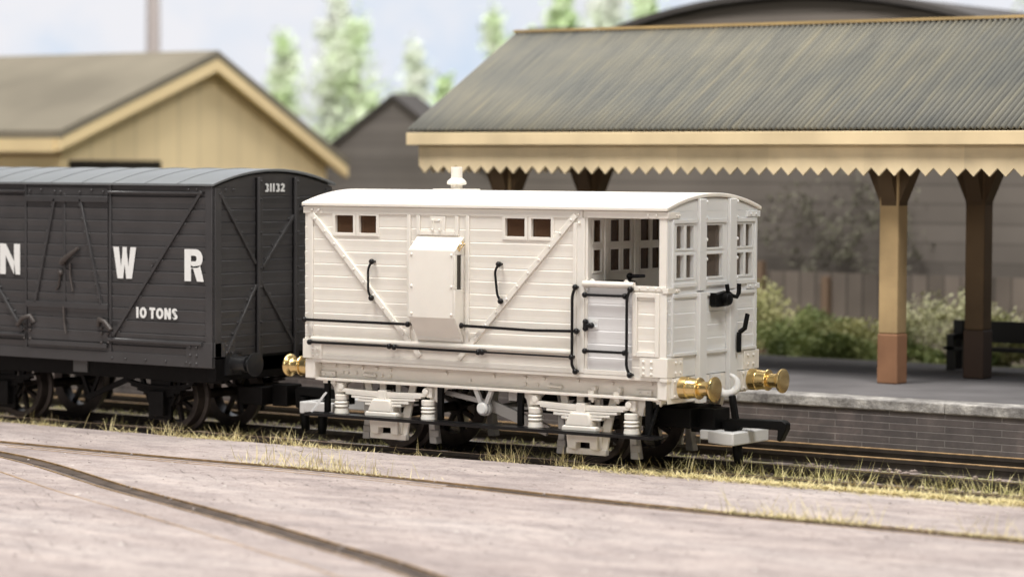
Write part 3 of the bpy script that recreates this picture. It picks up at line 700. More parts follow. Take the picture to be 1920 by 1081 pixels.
stroke_text('31132',1.55,.23,gv,lambda u,v,d:(GX[1]+.2+d, 12.05+u*1.35, 44.55+v))

# ================================================================== TRACKS AND GROUND
RUST = mat('rusty_rail', (.045,.036,.03), .5, .5, metal=.3, var=.35, vscale=3)
SHINE = mat('worn_railhead', (.52,.44,.36), .22, .5, metal=1)
TAN = mat('rusty_edge_strip', (.34,.22,.11), .5, .3, var=.4, vscale=6)
SLEEP = mat('weathered_sleeper', (.20,.165,.15), .8, .2, var=.25, vscale=3)
def track(name, label, y0, gauge, zt, x0, x1, sleepers=True, shiny=True):
    t = empty(name, ((x0+x1)/2, y0, zt-2), label, 'railway track')
    for yy in (y0, y0+gauge):
        b = MB().prism([(yy-.55,zt-.12),(yy+.55,zt-.12),(yy+.55,zt-.7),(yy+.2,zt-.85),(yy+.2,zt-1.7),(yy+1.0,zt-1.95),(yy-1.0,zt-1.95),(yy-.2,zt-1.7),(yy-.2,zt-.85),(yy-.55,zt-.7)],'x',x0,x1)
        r = b.build('rail', RUST, t, smooth=30)
        MB().box(x0,x1,yy-.5,yy+.5,zt-.12,zt).build('railhead', SHINE if shiny else TAN, r)
    if sleepers:
        x=x0+4
        while x < x1:
            if -110 < x < 215: MB().box(x,x+3.6,y0-6,y0+gauge+6,zt-3.0,zt-1.97).build('sleeper', SLEEP, t, bevel=.2)
            x+=8.3
    return t
track('railway_track','weedy track with shiny railheads under the two vans',W/2-8.25,16.5,0,-320,330)
track('railway_track','rusty siding track along the foot of the brick platform wall',43.0,13.6,0,-380,330,shiny=False)

# ---- paved ground, with flangeways cut for the two inlaid rails
A_pts = [(-330,-18),(-45,-30.6),(33,-31.3),(94,-37.0),(155,-38.6),(330,-43)]
B_pts = [(-330,-20),(-100,-31),(-32,-43.5),(21,-68.0),(57,-84),(85,-97.5),(113,-112.0),(200,-165)]
def spline(P, n=14):
    out=[]
    for i in range(len(P)-1):
        p0=V((*P[max(i-1,0)],0)); p1=V((*P[i],0)); p2=V((*P[i+1],0)); p3=V((*P[min(i+2,len(P)-1)],0))
        for k in range(n):
            t=k/n; out.append(.5*((2*p1)+(p2-p0)*t+(2*p0-5*p1+4*p2-p3)*t*t+(3*p1-p0-3*p2+p3)*t**3))
    out.append(V((*P[-1],0))); return out
def ribbon(path, o0, o1, z0, z1, name, mt, parent=None, wob=0, ends=None):
    """strip beside a path: from o0 to o1 sideways, between heights z0 and z1"""
    b=MB(); n=len(path); rows=[]
    for i,p in enumerate(path):
        d=(path[min(i+1,n-1)]-path[max(i-1,0)]).normalized(); s=V((d.y,-d.x,0))
        w=wob*noise.noise(V((p.x*.13,p.y*.13,3.1))) if wob else 0
        a=p+s*o0; c=p+s*(o1+w); rows.append([(a.x,a.y,z0),(a.x,a.y,z1),(c.x,c.y,z1),(c.x,c.y,z0)])
    for i in range(n-1):
        r,q=rows[i],rows[i+1]; b.add(r+q,[(1,5,6,2)[::-1],(0,4,5,1),(3,2,6,7),(0,3,7,4)])
    return b.build(name, mt, parent, smooth=30)
pa, pb = spline(A_pts,24), spline(B_pts,24)

gm, nt, bs, N, LK = node_mat('dusty_paved_yard')
geo=N('NewGeometry'); bs.inputs['Roughness'].default_value=.85; bs.inputs['Specular IOR Level'].default_value=.2
def tex_noise(sc, det=5, rough=.55, vec=None):
    n=N('TexNoise'); n.inputs['Scale'].default_value=sc; n.inputs['Detail'].default_value=det; n.inputs['Roughness'].default_value=rough; LK(vec or geo.outputs['Position'], n.inputs['Vector']); return n
def ramp(inp, stops):
    r=N('ValToRGB'); e=r.color_ramp.elements
    e[0].position=stops[0][0]; e[0].color=(*stops[0][1],1); e[1].position=stops[-1][0]; e[1].color=(*stops[-1][1],1)
    for p,c in stops[1:-1]:
        x=e.new(p); x.color=(*c,1)
    LK(inp, r.inputs['Fac']); return r
def mixc(fac, a, b2, mode='MIX'):
    m_=N('Mix'); m_.data_type='RGBA'; m_.blend_type=mode
    for s_,v in ((m_.inputs['Factor'],fac),(m_.inputs['A'],a),(m_.inputs['B'],b2)):
        if hasattr(v,'links') or hasattr(v,'is_linked'): LK(v,s_)
        else: s_.default_value = v if not isinstance(v,tuple) else (*v,1)
    return m_.outputs['Result']
def math_(op,a,b2=None):
    n=N('Math'); n.operation=op
    for i,v in enumerate((a,b2)):
        if v is None: continue
        if hasattr(v,'is_linked'): LK(v,n.inputs[i])
        else: n.inputs[i].default_value=v
    return n.outputs[0]
# base tint: pinkish grey with pale dust and darker stains stretched along the tracks
mp=N('Mapping'); mp.inputs['Scale'].default_value=(.45,1.3,1); LK(geo.outputs['Position'],mp.inputs['Vector'])
n1=tex_noise(.28,6,.6,mp.outputs['Vector']); c1=ramp(n1.outputs['Fac'],[(.28,(.335,.285,.272)),(.5,(.425,.37,.352)),(.72,(.50,.45,.43))])
n2=tex_noise(1.6,6,.65,mp.outputs['Vector']); c2=ramp(n2.outputs['Fac'],[(.35,(.74,.73,.74)),(.65,(1.14,1.12,1.10))])
col=mixc(1.0,c1.outputs['Color'],c2.outputs['Color'],'MULTIPLY')
n3=tex_noise(26,6,.8); c3=ramp(n3.outputs['Fac'],[(.32,(.68,.67,.67)),(.68,(1.25,1.25,1.25))]); col=mixc(1.0,col,c3.outputs['Color'],'MULTIPLY')
# small setts: skewed brick joints that only show where a patch mask lets them
mb_=N('Mapping'); mb_.inputs['Rotation'].default_value=(0,0,math.radians(38)); LK(geo.outputs['Position'],mb_.inputs['Vector'])
dist=tex_noise(3.5,2); dv=N('VectorMath'); dv.operation='SCALE'; LK(dist.outputs['Color'],dv.inputs[0]); dv.inputs['Scale'].default_value=.11
av=N('VectorMath'); av.operation='ADD'; LK(mb_.outputs['Vector'],av.inputs[0]); LK(dv.outputs[0],av.inputs[1])
br=N('TexBrick'); br.inputs['Scale'].default_value=1.0; br.inputs['Mortar Size'].default_value=.013; br.inputs['Brick Width'].default_value=.62; br.inputs['Row Height'].default_value=.31; br.inputs['Mortar Smooth'].default_value=.3
LK(av.outputs[0],br.inputs['Vector'])
pm=tex_noise(.55,3,.6); pmr=ramp(pm.outputs['Fac'],[(.50,(0,0,0)),(.60,(1,1,1))])
brk=tex_noise(2.6,3,.7); brr=ramp(brk.outputs['Fac'],[(.50,(0,0,0)),(.56,(1,1,1))])
crack=math_('MULTIPLY',math_('MULTIPLY',br.outputs['Fac'],pmr.outputs['Color']),brr.outputs['Color'])
col=mixc(math_('MULTIPLY',crack,.6),col,(.06,.045,.042))
# pale chips
n4=tex_noise(5.5,5,.75); c4=ramp(n4.outputs['Fac'],[(.36,(.62,.59,.58)),(.46,(1,1,1)),(.60,(1,1,1)),(.70,(1.22,1.2,1.18))]); col=mixc(.8,col,mixc(1.0,col,c4.outputs['Color'],'MULTIPLY'))
vo=N('TexVoronoi'); vo.inputs['Scale'].default_value=2.6; LK(geo.outputs['Position'],vo.inputs['Vector'])
sp=ramp(vo.outputs['Distance'],[(.06,(1,1,1)),(.10,(0,0,0))]); spm=tex_noise(1.1,2); spr=ramp(spm.outputs['Fac'],[(.55,(0,0,0)),(.6,(1,1,1))])
col=mixc(math_('MULTIPLY',sp.outputs['Color'],spr.outputs['Color']),col,(.78,.74,.68))
LK(col,bs.inputs['Base Color'])
bh=math_('ADD',math_('MULTIPLY',n3.outputs['Fac'],.35),math_('MULTIPLY',n2.outputs['Fac'],.5)); bh=math_('SUBTRACT',bh,math_('MULTIPLY',crack,.6))
bmp=N('Bump'); bmp.inputs['Strength'].default_value=.7; bmp.inputs['Distance'].default_value=.05; LK(bh,bmp.inputs['Height']); LK(bmp.outputs['Normal'],bs.inputs['Normal'])
GROUND=gm

# sheet with the two grooves modelled as trenches: cross sections along x
def interp(path,x):
    for i in range(len(path)-1):
        a,c=path[i],path[i+1]
        if a.x<=x<=c.x: t=(x-a.x)/(c.x-a.x+1e-9); return a.y+(c.y-a.y)*t, (c.y-a.y)/(c.x-a.x+1e-9)
    return path[-1].y, 0
b=MB(); xs=[-700]+[-320+4*i for i in range(0,163)]+[700]; rows=[]
def edge_y(x): return (-3.2 if x < 10 else (-3.2+1.6*min(1,(x-10)/50)))+.8*noise.noise(V((x*.06,1.3,0)))+.7*noise.noise(V((x*.3,4.3,0)))
for x in xs:
    xx=min(max(x,-320),328)
    ya,sa=interp(pa,xx); yb,sb=interp(pb,min(xx,198)); sa=math.sqrt(1+sa*sa); sb=math.sqrt(1+sb*sb)
    gr=[]
    ga=(ya-2.7*sa, ya+1.3); gb=(yb-3.0*sb, yb+1.4)
    if ga[0]-gb[1] < .6: gb=(gb[0]-6, ga[0]-.6) if gb[0] < ga[0]-1.2 else (ga[0]-1.2,ga[0]-.6)
    w1=.35*noise.noise(V((x*.21,9,0))); w2=.35*noise.noise(V((x*.17,19,0)))
    zg=lambda yy:.12*noise.noise(V((x*.05,yy*.08,0)))
    row=[(x,-700,0),(x,gb[0]-40,zg(gb[0]-40)),(x,gb[0]-12,zg(gb[0]-12)),(x,gb[0]-.25+w1,0),(x,gb[0]+.1+w1,-1.3),(x,gb[1]-.1,-1.3),(x,gb[1]+.1,0),(x,(gb[1]+ga[0])/2,.0),(x,ga[0]-.2+w2,0),(x,ga[0]+.1+w2,-1.3),(x,ga[1]-.1,-1.3),(x,ga[1]+.1,0),
         (x,-22,zg(-22)),(x,-14,zg(-14)),(x,-9,0),(x,edge_y(x),-.05),(x,edge_y(x)+.8,-.5),(x,edge_y(x)+4.5,-1.1),(x,7.5,-2.3)]
    rows.append(row)
nr=len(rows[0])
for r in rows: b.v+=r
for i in range(len(rows)-1):
    for j in range(nr-1): b.f.append((i*nr+j,(i+1)*nr+j,(i+1)*nr+j+1,i*nr+j+1))
tag(b.build('ground', GROUND),kind='structure')
# inlaid rails
GREASE = mat('grimy_rail', (.088,.068,.057), .85, .15, var=.35, vscale=2.5, bump=.2, bscale=20)
for P_,lab in ((pa,'straight inlaid rail in the yard with a narrow tan check strip'),(pb,'curved inlaid rail sweeping to the bottom edge of the yard')):
    t=empty('inlaid_rail',(P_[len(P_)//2].x,P_[len(P_)//2].y,-1),lab,'inlaid rail','rails inlaid in the paved yard')
    Pp=[p for p in P_ if -300<p.x<325]
    wr=1.5 if P_ is pa else 1.85
    ribbon(Pp,-1.15,wr-.9,-1.25,-.22,'rail',GREASE,t,wob=.25)
    dusty=mat('dusty_flangeway',(.27,.225,.208),.9,var=.45,vscale=3,bump=.3,bscale=25); dark_fw=mat('dark_flangeway',(.115,.092,.08),.85,var=.4,vscale=3,bump=.3,bscale=25)  # two groove fillings, the second a darker brown-grey
    if P_ is pa:
        ribbon([p for p in Pp if p.x<58],wr-.85,2.6,-1.25,-.10,'flangeway',dusty,t,wob=.8); ribbon([p for p in Pp if p.x>=55],wr-.85,2.6,-1.25,-.35,'flangeway',dark_fw,t)
    else:
        ribbon(Pp,wr-.85,wr+.15,-1.25,-.30,'flangeway',dark_fw,t,wob=.9); ribbon(Pp,wr-.5,2.6,-1.25,-.40,'flangeway',dusty,t,wob=.4)
    ribbon(Pp,-1.42,-1.2,-1.2,.04,'edge_strip',TAN,t)
    ribbon(Pp,2.75,2.98,-1.2,.06,'edge_strip',TAN,t)
# second tan strips, set further out where the tracks split
for P_,o in ((pa,4.6),(pb,10.5)):
    Pp=[p for p in P_ if (-45<p.x<62 if P_ is pa else -40<p.x<125)]
    tag(ribbon(Pp,o,o+.3,-.3,.05,'check_strip',TAN),'thin tan check strip set in the yard beside the '+('straight' if P_ is pa else 'curved')+' inlaid rail','check strip')

# ballast under the two tracks, ground beyond
bm_,nt,bs,N,LK = node_mat('mossy_ballast'); geo=N('NewGeometry'); bs.inputs['Roughness'].default_value=.9
n1=tex_noise(.9,6,.65); r1=ramp(n1.outputs['Fac'],[(.3,(.13,.10,.075)),(.46,(.25,.22,.14)),(.6,(.36,.34,.17)),(.75,(.40,.33,.30))])
n2=tex_noise(14,3,.7); r2=ramp(n2.outputs['Fac'],[(.35,(.6,.6,.6)),(.7,(1.2,1.2,1.2))]); LK(mixc(1.0,r1.outputs['Color'],r2.outputs['Color'],'MULTIPLY'),bs.inputs['Base Color'])
bmp=N('Bump'); bmp.inputs['Strength'].default_value=.8; bmp.inputs['Distance'].default_value=.08; LK(n2.outputs['Fac'],bmp.inputs['Height']); LK(bmp.outputs['Normal'],bs.inputs['Normal'])
MB().add([(-700,1,-2.1),(700,1,-2.1),(700,64.9,-2.1),(-700,64.9,-2.1)],[(0,1,2,3)]) 
b=MB(); b.add([(-700,1.5,-2.1),(700,1.5,-2.1),(700,66,-2.1),(-700,66,-2.1)],[(0,1,2,3)]); tag(b.build('ballast_ground', bm_),kind='structure')
b=MB(); b.add([(-1800,66,-2.5),(900,66,-2.5),(900,760,-2.5),(-1800,760,-2.5)],[(0,1,2,3)]); b.add([(-1800,-700,-2.6),(-700,-700,-2.6),(-700,66,-2.6),(-1800,66,-2.6)],[(0,1,2,3)])
tag(b.build('far_ground', mat('far_earth',(.16,.14,.09),.9,var=.3,vscale=.3)),kind='structure')

b=MB(); rg=random.Random(3)
for _ in range(900):
    x=rg.uniform(-60,190); y=rg.uniform(-150,-3); b.ball((x,y,.02),rg.uniform(.08,.3),5,(1,1,.6))
tag(b.build('grit',mat('pale_grit',(.40,.35,.33),.9,var=.5,vscale=1.5)),'fine pale grit scattered over the dusty yard surface','grit',kind='stuff')
b=MB()
for _ in range(5200):
    x=rg.uniform(-150,200); y=rg.choice((rg.uniform(.5,38),rg.uniform(2,64))); b.ball((x,y,-2.05+rg.uniform(-.1,.2)),rg.uniform(.3,.75),5,(1,rg.uniform(.7,1),.8))
tag(b.build('ballast',mat('brown_ballast_stone',(.24,.19,.165),.9,var=.5,vscale=1.2)),'brownish stone ballast lying between and beside the rails','ballast',kind='stuff')
# ---- platform
pf=empty('platform',(0,65,-2),'low grey brick railway platform with worn white coping edge','platform')
pm_,nt,bs,N,LK=node_mat('grimy_platform_brick'); geo=N('NewGeometry'); bs.inputs['Roughness'].default_value=.8
sx=N('SeparateXYZ'); cx_=N('CombineXYZ'); LK(geo.outputs['Position'],sx.inputs[0]); LK(sx.outputs['X'],cx_.inputs['X']); LK(sx.outputs['Z'],cx_.inputs['Y'])
br=N('TexBrick'); br.inputs['Scale'].default_value=1; br.inputs['Brick Width'].default_value=1.1; br.inputs['Row Height'].default_value=.125; br.inputs['Mortar Size'].default_value=.012; br.inputs['Mortar Smooth'].default_value=.4
br.inputs['Color1'].default_value=(.115,.095,.09,1); br.inputs['Color2'].default_value=(.085,.072,.07,1); br.inputs['Mortar'].default_value=(.20,.18,.17,1); LK(cx_.outputs[0],br.inputs['Vector'])
n1=tex_noise(1.2,5,.65); r1=ramp(n1.outputs['Fac'],[(.3,(.65,.65,.67)),(.5,(1,1,1)),(.72,(1.9,1.8,1.75))]); c_=mixc(1.0,br.outputs['Color'],r1.outputs['Color'],'MULTIPLY'); LK(c_,bs.inputs['Base Color'])
bmp=N('Bump'); bmp.inputs['Strength'].default_value=.8; bmp.inputs['Distance'].default_value=.03; bmp.invert=True; LK(br.outputs['Fac'],bmp.inputs['Height']); LK(bmp.outputs['Normal'],bs.inputs['Normal'])
MB().box(-600,330,65,69,-2.4,5.9).build('brick_face',pm_,pf)
cm_,nt,bs,N,LK=node_mat('worn_white_coping'); geo=N('NewGeometry'); bs.inputs['Roughness'].default_value=.8
n1=tex_noise(2.2,6,.7); r1=ramp(n1.outputs['Fac'],[(.34,(.14,.13,.125)),(.5,(.30,.285,.27)),(.64,(.54,.515,.48))]); LK(r1.outputs['Color'],bs.inputs['Base Color'])
n2=tex_noise(9,4,.7); bmp=N('Bump'); bmp.inputs['Strength'].default_value=.6; bmp.inputs['Distance'].default_value=.05; LK(n2.outputs['Fac'],bmp.inputs['Height']); LK(bmp.outputs['Normal'],bs.inputs['Normal'])
b=MB(); x=-600
while x<330:
    w=random.uniform(60,90); dz=random.uniform(-.06,.06); b.box(x,x+w-.06,64.6+random.uniform(-.08,.08),71,5.9,7.9+dz); x+=w
b.build('coping',cm_,pf,bevel=.25)
MB().box(-600,330,71,152,-2.4,7.85).build('paved_top',mat('grey_platform_top',(.155,.148,.15),.85,.2,var=.18,vscale=.8,bump=.25,bscale=8),pf)

# ---- grass as blades
def grass_mat(name,cols,sc=9):
    m_,nt,bs,N_,LK_=node_mat(name); geo=N_('NewGeometry'); n=N_('TexNoise'); n.inputs['Scale'].default_value=sc; n.inputs['Detail'].default_value=2; LK_(geo.outputs['Position'],n.inputs['Vector'])
    r=N_('ValToRGB'); e=r.color_ramp.elements; e[0].position=.32; e[0].color=(*cols[0],1); e[1].position=.68; e[1].color=(*cols[-1],1)
    for i,c in enumerate(cols[1:-1]): x=e.new(.32+.36*(i+1)/(len(cols)-1)); x.color=(*c,1)
    LK_(n.outputs['Fac'],r.inputs['Fac']); LK_(r.outputs['Color'],bs.inputs['Base Color']); bs.inputs['Roughness'].default_value=.6; bs.inputs['Specular IOR Level'].default_value=.25
    return m_
STRAW=grass_mat('straw_grass',[(.45,.40,.17),(.68,.58,.30),(.80,.69,.40)])
GREENISH=grass_mat('olive_grass',[(.30,.30,.10),(.56,.51,.22),(.72,.63,.33)])
def blade(b,x,y,z,ln,tilt,az,w,curl=.3):
    d=V((math.cos(az)*math.sin(tilt),math.sin(az)*math.sin(tilt),math.cos(tilt))); s=V((-math.sin(az+random.uniform(-1.2,1.2)),math.cos(az),.0)).normalized()*w/2
    p=V((x,y,z)); m1=p+d*ln*.55; t=p+d*ln+V((d.x,d.y,-.6))*ln*curl*.25
    if t.z<z+.05: t.z=z+.05
    k=len(b.v); b.v+=[tuple(p-s),tuple(p+s),tuple(m1+s*.8),tuple(m1-s*.8),tuple(t)]; b.f+=[(k,k+1,k+2,k+3),(k+3,k+2,k+4)]
def strip(b,n,x0,x1,yf,sd,zf,l0,l1,t0,t1,w=.16,dens=None):
    for _ in range(n):
        x=random.uniform(x0,x1)
        if dens and random.random()>dens(x): continue
        y=yf(x)+random.gauss(0,sd); blade(b,x,y,zf(y),random.uniform(l0,l1),math.radians(random.uniform(t0,t1)),random.uniform(0,6.283),w*random.uniform(.7,1.2))
clump=lambda f,o,lo,hi:(lambda x: max(0,min(1,(noise.noise(V((x*f,o,0)))-lo)/(hi-lo))))
b=MB()
zlow=lambda y:max(-2.1,min(-.05,-.05-(y+3)*.24))
# near verge of the van's track: lush to the right, thin to the left
strip(b,30000,60,240,lambda x:.6-.03*max(0,x-60),2.1,zlow,.9,2.6,55,89,.13)
strip(b,2600,66,330,lambda x:1.2,2.6,zlow,2.2,5.2,20,75,.10,clump(.09,2,-.35,.25))
strip(b,5200,-95,60,lambda x:-2.0+max(0,x)*.03,1.5,zlow,.7,2.2,45,88,.10,clump(.07,5,-.2,.35))
strip(b,260,-95,60,lambda x:-1.6+max(0,x)*.03,1.4,zlow,2.0,4.8,15,60,.09,clump(.10,8,-.1,.35))
for cx_t,cy_t in ((43,-.4),(-2,-2.5),(-30,-3),(-14,-3),(56,0)): 
    for _ in range(70): blade(b,random.gauss(cx_t,2.6),random.gauss(cy_t,.7),-.1,random.uniform(1.2,4.6),math.radians(random.uniform(10,75)),random.uniform(0,6.283),.09)
tag(b.build('grass',STRAW),'straw coloured grass verge along the near rail of the van track','grass',kind='stuff')
b=MB()
strip(b,4600,70,330,lambda x:13.0,3.6,lambda y:-2.1,1.6,5.8,15,75,.10,clump(.05,3,-.5,.1))
strip(b,6500,70,330,lambda x:13.5,3.8,lambda y:-2.1,.8,2.2,45,88,.12)
strip(b,900,70,330,lambda x:27,1.6,lambda y:-2.1,1.5,4.5,5,55,.15,clump(.08,11,-.3,.3))
strip(b,7000,-160,70,lambda x:30,5.5,lambda y:-2.1,.8,2.2,30,85,.2)
strip(b,2600,-60,70,lambda x:13,3.5,lambda y:-2.1,1.2,3.6,10,65,.14,clump(.09,13,-.1,.4))
tag(b.build('grass',GREENISH),'olive grass tufts growing between and behind the rails of the van track','grass',kind='stuff')
b=MB()
def tuft(cx,cy,n,sx_,sy,l0,l1,t0=8,t1=65,w=.10):
    for _ in range(n): blade(b,random.gauss(cx,sx_),random.gauss(cy,sy),-.05,random.uniform(l0,l1),math.radians(random.uniform(t0,t1)),random.uniform(0,6.283),w)
for c in ((20,-24,70,6,1.6,1.2,5.2),(28,-29,90,7,1.2,1.0,4.2),(36,-30,60,6,1.0,.8,3.6),(14,-27,40,5,1.2,.8,3.4)): tuft(*c)
for _ in range(1): 
    for c in ((24,-29.5,420,9,.6,.4,1.3,40,88),(38,-31,150,6,.5,.4,1.1,40,88)): tuft(*c)
for c in ((116,-36.6,60,4,.8,1.0,5.2,20,75),(126,-37.2,70,4.5,.8,1.0,5.5,25,78),(121,-37,700,9,.6,.4,1.4,40,88),(150,-36.5,26,3,.9,1.2,4.6,15,75),(152,-37.8,380,6,.6,.4,1.2,40,88)): tuft(*c)
tag(b.build('grass',STRAW),'loose straw grass tufts beside the inlaid yard rail','grass',kind='stuff')

# ================================================================== STATION AWNING
CREAM=mat('weathered_cream_paint',(.80,.64,.40),.6,.3,var=.16,vscale=.55,bump=.15,bscale=4)
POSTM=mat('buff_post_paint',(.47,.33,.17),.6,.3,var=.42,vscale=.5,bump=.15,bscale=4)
POSTB=mat('shaded_rear_post',(.15,.095,.048),.6,.3,var=.3,vscale=.6,bump=.15,bscale=4)  # rear row: awning shade put into a darker copy of the post colour
CREAM2=mat('shaded_boards',(.12,.078,.042),.7,.3,var=.18,vscale=.4,bump=.2,bscale=3)  # awning timber with its shade put into the colour
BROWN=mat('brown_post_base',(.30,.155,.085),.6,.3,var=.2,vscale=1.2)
aw=empty('platform_awning',(60,99,7.9),'corrugated roofed station awning with saw tooth cream valance on timber posts','awning')
AX0,AX1=-45.6,230
ye,yr,ze,zr=89.6,130,57.2,79.4
rm,nt,bs,N,LK=node_mat('lichened_corrugated_sheet'); geo=N('NewGeometry'); bs.inputs['Roughness'].default_value=.65
mp=N('Mapping'); mp.inputs['Scale'].default_value=(5.5,.30,.30); LK(geo.outputs['Position'],mp.inputs['Vector'])
n1=tex_noise(1.5,4,.6,mp.outputs['Vector']); r1=ramp(n1.outputs['Fac'],[(.28,(.115,.115,.108)),(.48,(.165,.162,.145)),(.64,(.20,.19,.155)),(.82,(.26,.225,.165))])
n2=tex_noise(.35,4,.6); r2=ramp(n2.outputs['Fac'],[(.35,(.82,.85,.88)),(.65,(1.12,1.09,1.0))]); rc_=mixc(1.0,r1.outputs['Color'],r2.outputs['Color'],'MULTIPLY')
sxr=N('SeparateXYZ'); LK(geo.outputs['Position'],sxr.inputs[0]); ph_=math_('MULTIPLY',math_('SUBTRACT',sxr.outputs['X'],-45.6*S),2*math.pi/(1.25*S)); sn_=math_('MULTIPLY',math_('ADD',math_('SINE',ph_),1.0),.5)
gr_=ramp(sn_,[(.0,(.42,.42,.42)),(.55,(1.06,1.06,1.04))]); LK(mixc(1.0,rc_,gr_.outputs['Color'],'MULTIPLY'),bs.inputs['Base Color'])  # valley shading put into the colour so the ridges show
b=MB(); pit=1.25; n_=int((AX1-AX0)/pit*6); ncol=n_+1
nrm=V((0,-(zr-ze),(yr-ye))).normalized()
rws=3
for j in range(rws+1):
    t=j/rws
    for i in range(ncol):
        x=AX0+(AX1-AX0)*i/n_; h=.32*math.sin(2*math.pi*(x-AX0)/pit); p=V((x,ye+(yr-ye)*t,ze+(zr-ze)*t))+nrm*h; b.v.append(tuple(p))
for j in range(rws):
    for i in range(ncol-1): b.f.append((j*ncol+i,j*ncol+i+1,(j+1)*ncol+i+1,(j+1)*ncol+i))
base=len(b.v)
for j in range(2):
    for i in range(ncol):
        x=AX0+(AX1-AX0)*i/n_; h=.32*math.sin(2*math.pi*(x-AX0)/pit); b.v.append((x,(yr,2*yr-ye)[j],(zr,ze)[j]+h))
for i in range(ncol-1): b.f.append((base+i,base+i+1,base+ncol+i+1,base+ncol+i))
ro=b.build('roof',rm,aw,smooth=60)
sm=ro.modifiers.new('sheet','SOLIDIFY'); sm.thickness=.03
b=MB().box(AX0-.3,AX1,yr-.7,yr+.7,zr+.1,zr+.7)
b.build('ridge_strip',mat('ochre_ridge',(.36,.25,.11),.7,var=.35,vscale=.5),aw)
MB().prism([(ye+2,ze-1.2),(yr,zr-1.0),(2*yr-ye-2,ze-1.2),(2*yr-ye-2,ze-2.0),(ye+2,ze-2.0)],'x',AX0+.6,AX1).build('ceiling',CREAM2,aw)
b=MB().box(AX0-.2,AX1,ye-.2,ye+1.0,53.9,56.5); b.box(AX0-.2,AX0+1.0,ye+1.0,2*yr-ye,53.9,56.5); b.build('fascia',CREAM,aw,bevel=.15)
b=MB(); pitch=3.28; y0=ye+1.6; x=AX0+1.9
while x<AX1:
    b.prism([(x,49.6),(x+pitch/2,48.0),(x+pitch,49.6),(x+pitch,54.4),(x,54.4)],'y',y0+random.uniform(-.04,.04),y0+.6); x+=pitch
yv=y0
while yv<2*yr-ye-2:
    b.prism([(yv,49.6),(yv+pitch/2,48.0),(yv+pitch,49.6),(yv+pitch,54.4),(yv,54.4)],'x',AX0+1.9,AX0+2.4); yv+=pitch
b.build('valance',mat('cream_valance',(.80,.65,.42),.6,.3,var=.14,vscale=1.1,bump=.1,bscale=6),aw)
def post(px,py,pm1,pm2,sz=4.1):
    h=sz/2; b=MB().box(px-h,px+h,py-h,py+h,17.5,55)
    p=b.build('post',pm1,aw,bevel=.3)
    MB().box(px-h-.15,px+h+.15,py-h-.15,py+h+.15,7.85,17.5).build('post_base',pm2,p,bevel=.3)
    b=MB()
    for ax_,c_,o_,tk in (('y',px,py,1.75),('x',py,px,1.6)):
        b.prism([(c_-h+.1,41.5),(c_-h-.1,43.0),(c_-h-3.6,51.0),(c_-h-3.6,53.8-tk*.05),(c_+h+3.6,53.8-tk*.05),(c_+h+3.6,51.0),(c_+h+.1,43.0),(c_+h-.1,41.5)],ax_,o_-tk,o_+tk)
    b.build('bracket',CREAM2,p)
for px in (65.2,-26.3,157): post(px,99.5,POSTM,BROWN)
for px in (72.6,-19.8,165): post(px,122,POSTB,mat('shaded_brown_base',(.07,.04,.025),.6))  # rear posts and bases take copies darkened for the awning shade
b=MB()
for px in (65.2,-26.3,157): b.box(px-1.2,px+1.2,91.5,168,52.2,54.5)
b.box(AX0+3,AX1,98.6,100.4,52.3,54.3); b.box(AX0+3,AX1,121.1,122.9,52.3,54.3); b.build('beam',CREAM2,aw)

# ---- bench on the platform
bn=empty('platform_bench',(68,141,7.9),'black platform bench standing behind the awning post','bench')
IRON=mat('black_iron',(.012,.012,.011),.5)
b=MB().box(57,82,138.5,143,12.0,12.7); b.build('seat',IRON,bn)
MB().box(57,82,143.2,144,13.6,18.0).build('backrest',IRON,bn)
for x in (58.5,80.5):
    b=MB().box(x-.8,x+.8,138.5,139.6,7.85,14.6); b.box(x-.8,x+.8,142.6,144,7.85,18); b.box(x-.8,x+.8,138.3,144,14.2,15.2); b.build('leg',IRON,bn)
MB().box(54.0,58.0,134,138,12.5,17.0).box(55,57,135,137,7.85,12.5).build('milk_churn',IRON) if False else None

